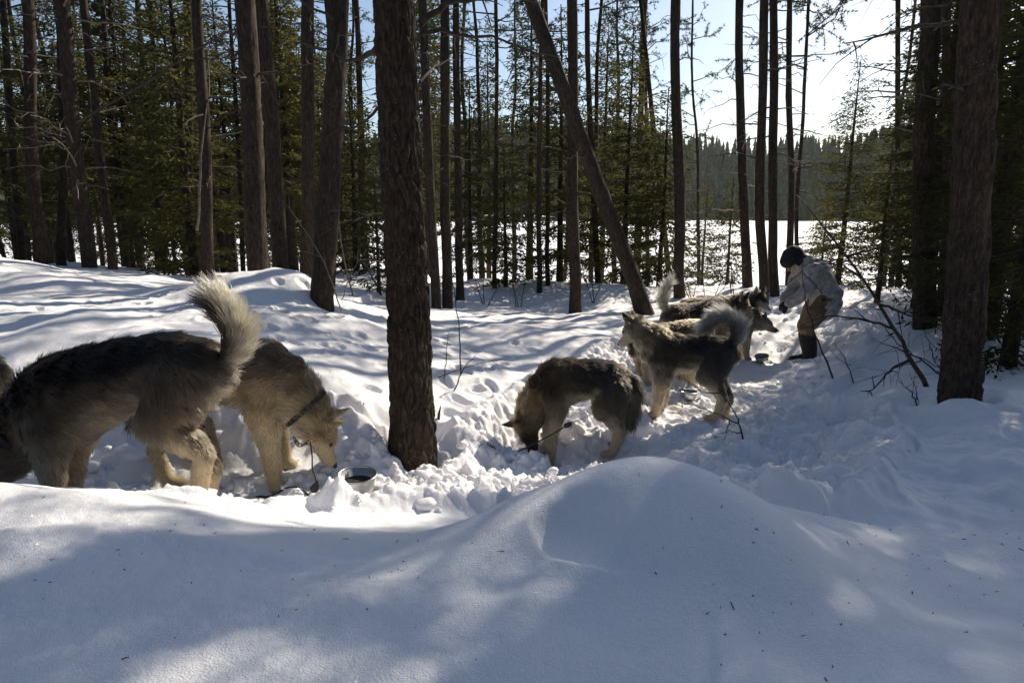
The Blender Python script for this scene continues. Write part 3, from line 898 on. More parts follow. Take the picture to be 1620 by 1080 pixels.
M_EYE = mat_plain('eye', (0.02, 0.012, 0.008), 0.15)
M_NOSE = mat_plain('nose_leather', (0.015, 0.013, 0.013), 0.4, noise=0.2)
M_STRAP = mat_plain('black_strap', (0.018, 0.015, 0.014), 0.6, noise=0.3, scale=60)
M_STEEL = mat_plain('steel', (0.55, 0.55, 0.53), 0.34, 1.0, noise=0.08, scale=40)
M_RUST = mat_plain('chain_metal', (0.20, 0.15, 0.11), 0.5, 0.9, noise=0.4, scale=80)
M_ROPE = mat_plain('dark_rope', (0.03, 0.027, 0.025), 0.8, noise=0.3, scale=120)

def unit(v):
    v = np.asarray(v, float); return v / (np.linalg.norm(v) + 1e-9)

def loft(geo, pts, rw, rh, side=(0, 1, 0), sides=14):
    """closed elliptical tube with rounded ends; side vector(s) give the width axis"""
    pts = np.asarray(pts, float); rw = np.asarray(rw, float); rh = np.asarray(rh, float)
    # rounded ends
    t0 = unit(pts[0] - pts[1]); t1 = unit(pts[-1] - pts[-2])
    p = [pts[0] + t0 * rh[0] * 0.85, pts[0] + t0 * rh[0] * 0.5]; w = [rw[0] * 0.3, rw[0] * 0.8]; hh = [rh[0] * 0.3, rh[0] * 0.8]
    p += list(pts); w += list(rw); hh += list(rh)
    p += [pts[-1] + t1 * rh[-1] * 0.5, pts[-1] + t1 * rh[-1] * 0.85]; w += [rw[-1] * 0.8, rw[-1] * 0.3]; hh += [rh[-1] * 0.8, rh[-1] * 0.3]
    p = np.array(p); w = np.array(w); hh = np.array(hh); n = len(p)
    t = np.gradient(p, axis=0); t /= np.linalg.norm(t, axis=1)[:, None] + 1e-9
    sd = np.broadcast_to(np.asarray(side, float), (n, 3))
    sd = sd - (sd * t).sum(1)[:, None] * t; sd /= np.linalg.norm(sd, axis=1)[:, None] + 1e-9
    up = np.cross(t, sd)
    th = np.linspace(0, 2 * np.pi, sides, endpoint=False)
    ring = p[:, None] + w[:, None, None] * np.cos(th)[None, :, None] * sd[:, None] + hh[:, None, None] * np.sin(th)[None, :, None] * up[:, None]
    v = ring.reshape(-1, 3)
    i = np.arange(n - 1)[:, None] * sides; j = np.arange(sides)[None, :]; j2 = (j + 1) % sides
    f = np.stack([i + j, i + j2, i + sides + j2, i + sides + j], -1).reshape(-1, 4)
    b0 = geo.n
    geo.add(v, f)
    geo.v.append(np.array([p[0], p[-1]])); geo.n += 2
    jj = np.arange(sides); jn = (jj + 1) % sides
    geo.f3.append(np.stack([np.full(sides, b0 + len(v)), b0 + jn, b0 + jj], -1))
    o = (n - 1) * sides
    geo.f3.append(np.stack([np.full(sides, b0 + len(v) + 1), b0 + o + jj, b0 + o + jn], -1))

def fuse(geo, name, voxel, smooth_it=4, factor=0.5):
    """one continuous skin over overlapping closed pieces"""
    me = geo.mesh(name)
    o = bpy.data.objects.new(name + '_tmp', me); col.objects.link(o)
    m = o.modifiers.new('r', 'REMESH'); m.mode = 'VOXEL'; m.voxel_size = voxel; m.use_smooth_shade = True
    if smooth_it:
        sm = o.modifiers.new('s', 'SMOOTH'); sm.factor = factor; sm.iterations = smooth_it
    dg = bpy.context.evaluated_depsgraph_get()
    dg.update()
    out = bpy.data.meshes.new_from_object(o.evaluated_get(dg))
    out.name = name
    bpy.data.objects.remove(o); bpy.data.meshes.remove(me)
    return out

def mesh_arrays(me):
    n = len(me.vertices)
    v = np.empty(n * 3, np.float32); me.vertices.foreach_get('co', v); v = v.reshape(-1, 3).astype(float)
    no = np.empty(n * 3, np.float32); me.vertices.foreach_get('normal', no); no = no.reshape(-1, 3).astype(float)
    me.calc_loop_triangles()
    t = np.empty(len(me.loop_triangles) * 3, np.int32); me.loop_triangles.foreach_get('vertices', t)
    return v, no, t.reshape(-1, 3)

def palette(**k):
    base = dict(top=(.026, .021, .019), side=(.10, .075, .05), belly=(.42, .34, .22), neck_top=(.030, .023, .018), neck_side=(.12, .085, .05), throat=(.42, .34, .22),
                head_top=(.030, .024, .02), cheek=(.34, .27, .18), muzzle=(.36, .30, .21), thigh=(.05, .037, .026), leg=(.44, .36, .24), tail_top=(.03, .025, .02), tail_under=(.55, .47, .33), ear=(.045, .033, .024))
    base.update(k); return base

def build_dog(label, loc, yaw, pose, pal, n_fur=30000, voxel=0.011, scale=1.0, seed=1, fur_r=0.0010, fur_len=1.0, collar=None, SX=0.84):
    """pose: neck points, head centre / forward / up, tail points, optional foot offsets; local frame x forward, y left, z up"""
    g = np.random.default_rng(seed)
    geo = Geo()
    SEG = []   # (a, b, ra, rb, dorsal, top, side, bottom, hair, flow, lift)
    def seg(a, b, ra, rb, dorsal, cols, hair, flow, lift=0.35):
        SEG.append((np.asarray(a, float), np.asarray(b, float), ra, rb, unit(dorsal), np.array(cols[0]), np.array(cols[1]), np.array(cols[2]), hair, unit(flow), lift))
    dz = pose.get('dz', [0] * 8)
    pose = dict(pose)
    nk0 = np.array(pose['neck'], float); hd0 = np.array(pose['head'], float); hd0[0] += nk0[-1, 0] * (SX - 1) ; nk0[:, 0] *= SX
    tl0 = np.array(pose['tail'], float); tl0[:, 0] += .36 * (1 - SX)
    pose.update(neck=nk0, head=hd0, tail=tl0)
    # trunk
    TX = [-.36, -.31, -.22, -.06, .10, .22, .31, .36]
    TZ = [.535, .540, .540, .525, .512, .508, .522, .53]
    TW = [.075, .112, .122, .118, .132, .134, .110, .075]
    TH = [.082, .118, .128, .130, .152, .166, .142, .10]
    tz = [TZ[i] + dz[i] for i in range(8)]
    bend = pose.get('bend', 0.0)
    TX = [q * SX for q in TX]
    tp = np.array([(TX[i], bend * (TX[i] ** 2) * 3, tz[i]) for i in range(8)])
    loft(geo, tp, TW, TH, sides=22)
    for i in range(7):
        f = (-1, 0, -0.35) if i < 6 else (-.9, 0, -.5)
        seg(tp[i], tp[i + 1], (TW[i] + TH[i]) / 2, (TW[i + 1] + TH[i + 1]) / 2, (0, 0, 1), (pal['top'], pal['side'], pal['belly']), 0.042, f, 0.20)
    # neck
    nk = np.array(pose['neck'], float)
    nr = np.linspace(.140, .098, len(nk))
    hc = np.array(pose['head'], float); hf = unit(pose['hf']); hu = np.array(pose['hu'], float); hu = unit(hu - hf * (hu @ hf)); hs = np.cross(hu, hf)
    path = np.vstack([nk, hc - hf * 0.03])
    loft(geo, path, np.append(nr * 0.92, .082), np.append(nr, .085), sides=16)
    for i in range(len(path) - 1):
        f = unit(path[i + 1] - path[i]); dors = np.cross(f, (0, 1, 0))
        r0 = np.append(nr, .085)
        seg(path[i], path[i + 1], r0[i], r0[i + 1], dors, (pal['neck_top'], pal['neck_side'], pal['throat']), 0.062, -f * 0.9 - np.array([0, 0, .25]), 0.5)
    # head: skull, cheeks, muzzle
    sk = [hc - hf * .05, hc + hf * .01, hc + hf * .06]
    loft(geo, sk, [.080, .088, .060], [.072, .078, .058], side=hs)
    mz = [hc + hf * .05 - hu * .022, hc + hf * .11 - hu * .030, hc + hf * .165 - hu * .034]
    loft(geo, mz, [.058, .046, .037], [.050, .042, .034], side=hs)
    seg(sk[0], sk[2], .078, .06, hu, (pal['head_top'], pal['cheek'], pal['throat']), 0.026, -hf, 0.25)
    seg(mz[0], mz[2], .048, .031, hu, (pal['muzzle'], pal['muzzle'], pal['muzzle']), 0.009, -hf, 0.12)
    # ears
    for sg in (-1, 1):
        b0 = hc - hf * .030 + hu * .055 + hs * sg * .050
        tip = b0 + unit(hu * 1.0 + hs * sg * 0.30 - hf * pose.get('ear_back', 0.12)) * .105
        pts = np.array([b0 + (tip - b0) * q for q in (0, .3, .6, .85, 1.0)])
        loft(geo, pts, [.044, .041, .031, .018, .008], [.020, .017, .014, .011, .007], side=unit(hs + hf * 0.3 * sg), sides=12)
        seg(b0, tip, .03, .01, -hf, (pal['ear'], pal['ear'], pal['cheek']), 0.014, tip - b0, 0.15)
    # legs
    FX = [(q[0] * SX, q[1]) for q in pose.get('front', [(.25, .10), (.25, -.10)])]; HX = [(q[0] * SX, q[1]) for q in pose.get('hind', [(-.28, .10), (-.28, -.10)])]
    fz = pose.get('foot_z', [0, 0, 0, 0])
    for q, (fx, fy) in enumerate(FX):
        s = 1 if fy > 0 else -1; z0 = fz[q]
        sh = np.array([.24 * SX, .085 * s, .47 + dz[5]]); el = np.array([.225 * SX + (fx - .25 * SX) * .3, .100 * s, .35 + dz[5] * .5]); wr = np.array([fx + .005, fy, .105 + z0]); pw = np.array([fx + .015, fy, .035 + z0]); to = np.array([fx + .065, fy, .024 + z0])
        pts = [sh, el, el * .45 + wr * .55 + (0.006, 0, 0), wr, pw]
        loft(geo, pts, [.080, .062, .044, .038, .036], [.105, .076, .048, .040, .036], sides=12)
        loft(geo, [pw - (0.01, 0, 0), pw * .4 + to * .6, to], [.036, .042, .034], [.030, .028, .020], sides=12)
        for tq in (-1, -.35, .35, 1):
            loft(geo, [pw + (.03, .022 * tq, -.006), to + (.008 - abs(tq) * .008, .026 * tq, -.004)], [.014, .012], [.017, .012], sides=8)
        seg(sh, el, .09, .065, (0, s, 0), (pal['side'], pal['side'], pal['belly']), 0.040, (-.3, 0, -1), .25)
        seg(el, wr, .058, .038, (0, s, 0), (pal['leg'],) * 3, 0.030, (-.35, 0, -1), .28)
        seg(wr, to, .038, .03, (0, s, 0), (pal['leg'],) * 3, 0.017, (.4, 0, -1), .25)
    for q, (fx, fy) in enumerate(HX):
        s = 1 if fy > 0 else -1; z0 = fz[2 + q]
        hp = np.array([-.262 * SX, .078 * s, .525 + dz[1]]); kn = np.array([-.185 * SX + (fx + .28 * SX) * .4, .104 * s, .375 + dz[1] * .5]); hk = np.array([fx - .070, fy, .195 + z0]); an = np.array([fx - .045, fy, .065 + z0]); pw = np.array([fx - .02, fy, .033 + z0]); to = np.array([fx + .045, fy, .023 + z0])
        loft(geo, [hp, hp * .5 + kn * .5 + (-.02, 0, 0), kn], [.082, .084, .060], [.115, .108, .074], sides=14)
        loft(geo, [kn + (-.03, 0, 0), kn * .5 + hk * .5 + (-.015, 0, 0), hk, an, pw], [.056, .047, .036, .034, .034], [.074, .056, .040, .035, .034], sides=12)
        loft(geo, [pw - (0.01, 0, 0), pw * .4 + to * .6, to], [.034, .040, .033], [.030, .027, .020], sides=12)
        for tq in (-1, -.35, .35, 1):
            loft(geo, [pw + (.03, .021 * tq, -.006), to + (.008 - abs(tq) * .008, .025 * tq, -.004)], [.014, .012], [.017, .012], sides=8)
        seg(hp, kn, .12, .085, (0, s, 0), (pal['thigh'], pal['thigh'], pal['belly']), 0.044, (-.55, 0, -1), .25)
        seg(kn, hk, .066, .040, (1, 0, 0), (pal['leg'], pal['leg'], pal['thigh']), 0.034, (-.6, 0, -1), .30)
        seg(hk, an, .036, .034, (0, s, 0), (pal['leg'],) * 3, 0.020, (-.15, 0, -1), .25)
        seg(an, to, .034, .03, (0, s, 0), (pal['leg'],) * 3, 0.016, (.4, 0, -1), .25)
    # tail
    tl = np.array(pose['tail'], float)
    m = len(tl); tr = np.linspace(.040, .020, m)
    loft(geo, tl, tr, tr, sides=12)
    for i in range(m - 1):
        f = unit(tl[i + 1] - tl[i]); dors = np.cross((0, 1, 0), f)
        hl = (0.055, 0.085, 0.095, 0.095, 0.085, 0.075)[min(i, 5)]
        seg(tl[i], tl[i + 1], tr[i], tr[i + 1], dors, (pal['tail_top'], np.array(pal['tail_top']) * .5 + np.array(pal['tail_under']) * .5, pal['tail_under']), hl, f, 0.75)
    me = fuse(geo, 'body', voxel, 5)
    v, no, tri = mesh_arrays(me)
    # attributes by nearness to the skeleton segments
    def attributes(p, nrm):
        n = len(p)
        W = np.zeros(n); C = np.zeros((n, 3)); HL = np.zeros(n); FL = np.zeros((n, 3)); LF = np.zeros(n)
        jit = 0.28 * noise3(p * 14, seed) + 0.16 * noise3(p * 40, seed + 1)
        for (a, b, ra, rb, dors, ct, cs, cb, hl, fl, lf) in SEG:
            ab = b - a; t = np.clip(((p - a) @ ab) / (ab @ ab), 0, 1)
            off = p - (a + t[:, None] * ab); dist = np.linalg.norm(off, axis=1)
            r = ra + (rb - ra) * t
            w = np.exp(-np.clip(dist / r, 0, 6) * 5.5) * 1e3
            k = (off @ dors) / (dist + 1e-6) + jit
            up = sstep(-0.05, 0.60, k)[:, None]; dn = sstep(-0.15, -0.75, k)[:, None]
            c = cs * (1 - up - dn) + ct * up + cb * dn
            W += w; C += w[:, None] * c; HL += w * hl; FL += w[:, None] * fl; LF += w * lf
        C /= W[:, None]; HL /= W; LF /= W
        FL /= np.linalg.norm(FL, axis=1)[:, None] + 1e-9
        return np.clip(C, 0.004, 0.9), HL, FL, LF
    C, HL, FL, LF = attributes(v, no)
    at = me.attributes.new('fur_color', 'FLOAT_COLOR', 'POINT')
    at.data.foreach_set('color', np.concatenate([C * 0.8, np.ones((len(C), 1))], 1).astype(np.float32).ravel())
    me.materials.clear(); me.materials.append(M_DOG)
    root = link('dog', None, loc=loc)
    root.rotation_euler = (0, 0, yaw); root.scale = (scale,) * 3
    tag(root, label, 'dog', 'sled dogs in the snow')
    body = link('body', me, root)
    # fur strands
    A = v[tri[:, 0]]; B = v[tri[:, 1]]; Cc = v[tri[:, 2]]
    area = np.linalg.norm(np.cross(B - A, Cc - A), axis=1) * 0.5
    ctr_hl = HL[tri].mean(1)
    wgt = area * np.clip(ctr_hl / 0.03, 1.0, 2.2); wgt /= wgt.sum()
    pick = g.choice(len(tri), n_fur, p=wgt)
    r1 = np.sqrt(g.uniform(0, 1, n_fur)); r2 = g.uniform(0, 1, n_fur)
    ba = np.stack([1 - r1, r1 * (1 - r2), r1 * r2], 1)
    pt = (v[tri[pick]] * ba[:, :, None]).sum(1); nn = (no[tri[pick]] * ba[:, :, None]).sum(1); nn /= np.linalg.norm(nn, axis=1)[:, None] + 1e-9
    c, hl, fl, lf = attributes(pt, nn)
    ft = fl - nn * (fl * nn).sum(1)[:, None]; ft /= np.linalg.norm(ft, axis=1)[:, None] + 1e-9
    clump = np.stack([noise3(pt * 28, seed + 20 + q) for q in range(3)], 1) * 0.55 + np.stack([noise3(pt * 75, seed + 30 + q) for q in range(3)], 1) * 0.4
    ln = hl * fur_len * g.uniform(0.55, 1.2, n_fur) * (1 + 0.25 * noise3(pt * 30, seed + 41))
    d0 = nn * (lf * 1.25 + 0.22)[:, None] + ft * 0.8 + clump * 0.36 + g.normal(0, 0.10, (n_fur, 3))
    d0 /= np.linalg.norm(d0, axis=1)[:, None]
    d1 = nn * (lf * 0.55)[:, None] + ft + clump * (0.5 + 7.0 * np.clip(hl - .06, 0, .05))[:, None] + np.array([0, 0, -0.16]) + g.normal(0, 0.12, (n_fur, 3))
    d1 /= np.linalg.norm(d1, axis=1)[:, None]
    K = 5
    pts = np.empty((n_fur, K, 3)); pts[:, 0] = pt - nn * 0.004
    for q in range(1, K):
        s = q / (K - 1)
        dd = d0 * (1 - s) + d1 * s
        pts[:, q] = pts[:, q - 1] + dd * (ln / (K - 1))[:, None]
    hcv = bpy.data.hair_curves.new('fur')
    hcv.add_curves([K] * n_fur)
    hcv.attributes['position'].data.foreach_set('vector', pts.astype(np.float32).ravel())
    ra = hcv.attributes.new('radius', 'FLOAT', 'POINT')
    rad = np.broadcast_to(np.array([1.0, 0.95, 0.8, 0.5, 0.12])[None], (n_fur, K)) * fur_r * np.clip(0.6 + hl / 0.06, 0.6, 1.3)[:, None]
    ra.data.foreach_set('value', rad.astype(np.float32).ravel())
    ca = hcv.attributes.new('fur_color', 'FLOAT_COLOR', 'CURVE')
    cc = c * (g.uniform(0.55, 1.5, n_fur) * (1 + 0.35 * noise3(pt * 26, seed + 50)))[:, None]
    # a share of pale undercoat hairs through the dark coat
    ca.data.foreach_set('color', np.concatenate([np.clip(cc, 0.004, 0.9), np.ones((n_fur, 1))], 1).astype(np.float32).ravel())
    hcv.materials.append(M_FUR)
    link('fur', hcv, root)
    # nose and eyes
    ge = Geo()
    loft(ge, [mz[2] + hf * .022 + hu * .010, mz[2] + hf * .036 + hu * .008], [.017, .012], [.014, .010], side=hs, sides=10)
    link('nose', ge.mesh('nose', M_NOSE), root)
    for sg in (-1, 1):
        ge = Geo(); c0 = hc + hf * .068 + hu * .028 + hs * sg * .040
        loft(ge, [c0, c0 + unit(hf * .6 + hs * sg * .7) * .010], [.011, .008], [.011, .008], side=hs, sides=8)
        link('eye', ge.mesh('eye', M_EYE), root)
    if collar:
        q = collar; c0 = nk[-2] * (1 - q) + nk[-1] * q; ax = unit(nk[-1] - nk[-2]); rr = .098 + (1 - q) * .02 + .014
        a = unit(np.cross(ax, (0, 1, 0))); b = np.cross(ax, a)
        th = np.linspace(0, 2 * np.pi, 40)
        ring = c0 + rr * (np.cos(th)[:, None] * a + np.sin(th)[:, None] * b * 0.95)
        ge = Geo()
        n = len(th); w2 = 0.011
        vv = np.concatenate([ring - ax * w2, ring + ax * w2, ring * 1.0 + ax * w2 + (ring - c0) * .04, ring - ax * w2 + (ring - c0) * .04])
        ii = np.arange(n - 1); ff = []
        for s_ in range(4):
            o0 = s_ * n; o1 = ((s_ + 1) % 4) * n
            ff.append(np.stack([o0 + ii, o0 + ii + 1, o1 + ii + 1, o1 + ii], -1))
        ge.add(vv, np.concatenate(ff))
        link('collar', ge.mesh('collar', M_STRAP), root)
    return root, np.array(loc), yaw, scale

STAND_NECK = [(.24, 0, .54), (.35, 0, .64), (.42, 0, .73)]
def at_foot(u, v, d, yaw, lx, ly, scale=1.0, SX=.84):
    """dog origin so that local foot (lx, ly) stands at pixel (u, v) and distance d; z from the snow under it"""
    p = P(u, v, d)
    c, s_ = math.cos(yaw), math.sin(yaw)
    lx = lx * SX
    x = p[0] - scale * (c * lx - s_ * ly); y = p[1] - scale * (s_ * lx + c * ly)
    return x, y

def dog_z(x, y, yaw, scale=1.0):
    c, s_ = math.cos(yaw), math.sin(yaw); zs = []
    for lx, ly in [(.21, .1), (.21, -.1), (-.235, .1), (-.235, -.1)]:
        zs.append(Hs(x + scale * (c * lx - s_ * ly), y + scale * (s_ * lx + c * ly)))
    return float(np.mean(zs)) - 0.012, [z - np.mean(zs) for z in zs]

def place_dog(label, u, v, d, yaw_deg, foot, pose, pal, scale=1.0, **kw):
    yaw = R(yaw_deg)
    x, y = at_foot(u, v, d, yaw, foot[0], foot[1], scale, kw.get('SX', .84))
    z, fz = dog_z(x, y, yaw, scale)
    pose = dict(pose); pose['foot_z'] = [q / scale for q in fz]
    return build_dog(label, (x, y, z), yaw, pose, pal, scale=scale, **kw)

POSE_A = dict(neck=[(.22, 0, .44), (.35, 0, .35), (.45, .01, .26)], head=(.52, .02, .19), hf=(.85, 0.1, -.45), hu=(.5, 0, .85),
              tail=[(-.34, 0, .56), (-.41, 0, .59), (-.45, 0, .65), (-.455, 0, .72), (-.43, 0, .78), (-.40, 0, .82)], front=[(.22, .11), (.30, -.09)], hind=[(-.27, .11), (-.20, -.10)],
              dz=[.0, .01, .025, .02, -.02, -.075, -.11, -.13])
POSE_B = dict(neck=[(.22, 0, .50), (.37, -.01, .42), (.46, -.01, .33)], head=(.50, -.015, .235), hf=(.42, 0.10, -.90), hu=(.9, .0, .42), ear_back=-.15,
              tail=[(-.34, 0, .57), (-.42, 0, .56), (-.47, 0, .48), (-.48, 0, .38), (-.47, 0, .30)], front=[(.24, .10), (.25, -.09)], dz=[-.01, 0, .0, .0, .01, .01, .0, -.01])
POSE_C = dict(neck=[(.20, 0, .50), (.34, .0, .42), (.43, .03, .31)], head=(.455, .06, .215), hf=(-.05, .42, -.90), hu=(.86, .45, .25), ear_back=.0,
              tail=[(-.33, 0, .57), (-.40, 0, .54), (-.44, 0, .45), (-.43, 0, .34), (-.40, 0, .24)], front=[(.27, .10), (.24, -.10)], hind=[(-.23, .10), (-.31, -.10)],
              dz=[-.06, -.03, .0, .025, .02, .0, -.03, -.05])
POSE_D = dict(neck=[(.24, 0, .54), (.36, -.02, .61), (.46, -.03, .665)], head=(.52, -.04, .68), hf=(.72, -.30, -.62), hu=(.6, -.2, .78), ear_back=.05,
              tail=[(-.34, 0, .57), (-.40, 0, .66), (-.41, 0, .76), (-.33, 0, .82), (-.23, 0, .81), (-.17, 0, .74)], front=[(.26, .08), (.21, -.09)], hind=[(-.24, .10), (-.30, -.08)])
POSE_STAND = dict(neck=STAND_NECK, head=(.47, 0, .77), hf=(1, 0, -.25), hu=(.2, 0, 1), tail=[(-.34, 0, .57), (-.40, 0, .66), (-.40, 0, .76), (-.33, 0, .83), (-.24, 0, .82)])

GREY = palette()
BROWN = palette(side=(.082, .062, .045), neck_side=(.16, .11, .068), thigh=(.10, .072, .048), top=(.013, .010, .010), neck_top=(.026, .020, .017), leg=(.52, .40, .25), belly=(.50, .40, .26), tail_under=(.72, .62, .45))
CREAM = palette(top=(.10, .075, .048), side=(.42, .30, .16), belly=(.46, .37, .23), neck_top=(.24, .18, .105), neck_side=(.52, .40, .24), throat=(.60, .49, .32), thigh=(.40, .28, .15), head_top=(.30, .22, .125), cheek=(.52, .42, .27), leg=(.58, .46, .28), ear=(.40, .29, .16), muzzle=(.50, .42, .29))
MID = palette(top=(.009, .008, .008), side=(.021, .017, .015), neck_top=(.20, .14, .075), neck_side=(.24, .165, .085), throat=(.10, .07, .04), thigh=(.045, .036, .028), head_top=(.03, .022, .018), cheek=(.06, .045, .032), muzzle=(.05, .04, .03), tail_top=(.04, .033, .026), tail_under=(.20, .16, .11))
DARKD = palette(top=(.013, .011, .011), side=(.055, .042, .031), neck_top=(.15, .108, .064), neck_side=(.23, .16, .09), thigh=(.045, .037, .032), cheek=(.42, .36, .26), muzzle=(.42, .36, .27), head_top=(.07, .052, .034), tail_top=(.13, .12, .11), tail_under=(.38, .36, .32), ear=(.05, .04, .03), leg=(.56, .45, .29))
HUSKY = palette(head_top=(.03, .026, .024), cheek=(.5, .45, .36), muzzle=(.55, .5, .42), neck_side=(.05, .042, .034))
WHITE = palette(top=(.09, .075, .06), side=(.30, .26, .20), neck_side=(.42, .36, .27), head_top=(.14, .12, .10), cheek=(.5, .45, .36), muzzle=(.10, .085, .07), leg=(.52, .45, .33))

DOGS = {}
DOGS['A'] = place_dog('big dark-backed dog with upright cream tail, nearest at lower left', 300, 800, 2.50, 182, (-.27, .11), POSE_A, BROWN, n_fur=85000, voxel=.0105, seed=11, fur_r=.0010, fur_len=1.1, collar=.35, scale=1.05, SX=.98)
DOGS['B'] = place_dog('tan dog with collar, head lowered beside the metal bowl', 432, 768, 3.12, 4, (.25, -.09), POSE_B, CREAM, n_fur=60000, voxel=.0105, seed=12, fur_r=.0011, collar=.75, scale=1.03)
DOGS['C'] = place_dog('dark dog with hanging head, alone right of the big trunk', 870, 722, 4.22, 180, (.27, .10), POSE_C, MID, n_fur=60000, voxel=.010, seed=13, fur_r=.0013, fur_len=1.1, scale=.975, SX=.80)
DOGS['D'] = place_dog('dark standing dog with tail curled over its back', 1040, 654, 4.83, 162, (.26, .08), POSE_D, DARKD, n_fur=55000, voxel=.010, seed=14, fur_r=.0014, fur_len=1.1, scale=.96, SX=.82)
DOGS['E'] = place_dog('pale dog mostly cut off by the left edge', -28, 760, 2.95, 178, (-.27, .10), POSE_C, CREAM, n_fur=20000, voxel=.012, seed=15, fur_r=.0014, scale=.80)
POSE_H = dict(POSE_STAND, neck=[(.24, 0, .54), (.36, .02, .52), (.44, .03, .46)], head=(.50, .04, .40), hf=(.7, .1, -.7), hu=(.7, 0, .7), tail=[(-.34, 0, .57), (-.41, 0, .65), (-.43, 0, .74), (-.41, 0, .82), (-.37, 0, .88)])
POSE_G = dict(POSE_STAND, neck=[(.24, 0, .52), (.35, 0, .56), (.42, 0, .58)], head=(.47, 0, .57), hf=(.8, -.2, -.55), hu=(.5, 0, .85), tail=[(-.34, 0, .57), (-.41, 0, .55), (-.45, 0, .46), (-.45, 0, .35)])
POSE_I = dict(POSE_STAND, neck=[(.24, 0, .52), (.36, -.01, .56), (.43, -.02, .60)], head=(.47, -.04, .64), hf=(.55, -.75, -.38), hu=(.2, -.2, .95), tail=[(-.34, 0, .57), (-.41, 0, .55), (-.45, 0, .46), (-.45, 0, .35)])
POSE_J = dict(POSE_STAND, neck=[(.24, 0, .50), (.37, 0, .49), (.46, 0, .46)], head=(.52, 0, .44), hf=(.95, 0, -.32), hu=(.3, 0, 1), ear_back=.5, tail=[(-.34, 0, .57), (-.41, 0, .55), (-.45, 0, .46), (-.45, 0, .35)])
DOGS['H'] = place_dog('dark dog with white-tipped raised tail, behind the standing dog', 1072, 590, 6.05, 18, (-.28, -.10), POSE_H, palette(tail_top=(.5, .45, .36), tail_under=(.55, .5, .4), side=(.12, .095, .065), neck_side=(.3, .24, .16)), n_fur=16000, voxel=.014, seed=16, fur_r=.0020)
DOGS['G'] = place_dog('cream dog looking over the back of the standing dog', 1092, 600, 5.55, 12, (.25, -.10), POSE_G, CREAM, n_fur=16000, voxel=.014, seed=17, fur_r=.0019, scale=.84)
DOGS['K'] = place_dog('grey-brown dog half hidden behind the curled tail', 1150, 583, 6.7, 15, (.25, -.10), POSE_G, palette(top=(.06, .05, .038), side=(.14, .11, .075), neck_top=(.08, .065, .045)), n_fur=14000, voxel=.015, seed=18, fur_r=.0021)
DOGS['I'] = place_dog('husky with dark mask facing the camera near the person', 1168, 562, 7.35, -8, (.25, -.10), POSE_I, HUSKY, n_fur=16000, voxel=.014, seed=19, fur_r=.0022)
DOGS['J'] = place_dog('pale dog with dark muzzle stretching its head to the right', 1180, 556, 6.95, 0, (.25, -.10), POSE_J, WHITE, n_fur=14000, voxel=.014, seed=20, fur_r=.0021, scale=.9)

# ------------------------------------------------------------------ dense stand behind: alike spruces sharing a few crowns
def build_stand():
    g = np.random.default_rng(31)
    protos = []
    for k in range(4):
        h = [6.5, 8.5, 5.0, 9.5][k]
        cm, lm, n = spruce_parts(700 + k, h, [1.4, 1.6, 1.2, 1.6][k], 1.9, whorl=0.27, dens=1.35, leaf=0.15, lw=0.044)
        line = trunk_line((0, 0, 0), (0, 0), h + 0.2, 90 + k, 20, 0.03)
        protos.append((trunk_mesh('trunk', line, 0.02 + 0.010 * h, 0.008, 8, 0.006, 80 + k, M_BARK), cm, lm))
    spots = []
    for k in range(400):
        if len(spots) >= 30: break
        u = g.choice([g.uniform(-80, 560), g.uniform(560, 1010), g.uniform(1390, 1680)], p=[.76, .10, .14]); d = g.uniform(15, 27)
        x = (u - 810) / FPX * d
        if all(math.hypot(x - a, d - b) > 1.3 for a, b, _ in spots): spots.append((x, d, u))
    for (x, y, u) in spots:
        t, c, l = protos[g.integers(0, 4)]
        z = max(Hs(x, y), LAKE_Z)
        root = link('spruce_tree', None, loc=(x, y, z))
        root.rotation_euler = (0, 0, g.uniform(0, 6.28)); sc = g.uniform(0.8, 1.2); root.scale = (sc, sc, sc)
        if u < 560: tag(root, 'alike olive spruce deep in the dense stand left of the big trunk', 'tree', 'spruces deep in the left-hand stand')
        elif u < 1200: tag(root, 'alike spruce deep in the stand behind the leaning trunk', 'tree', 'spruces deep in the middle stand')
        else: tag(root, 'alike spruce deep behind the thick right-hand trunks', 'tree', 'spruces deep in the right-hand stand')
        link('trunk', t, root); link('crown', c, root); link('limbs', l, root)
build_stand()

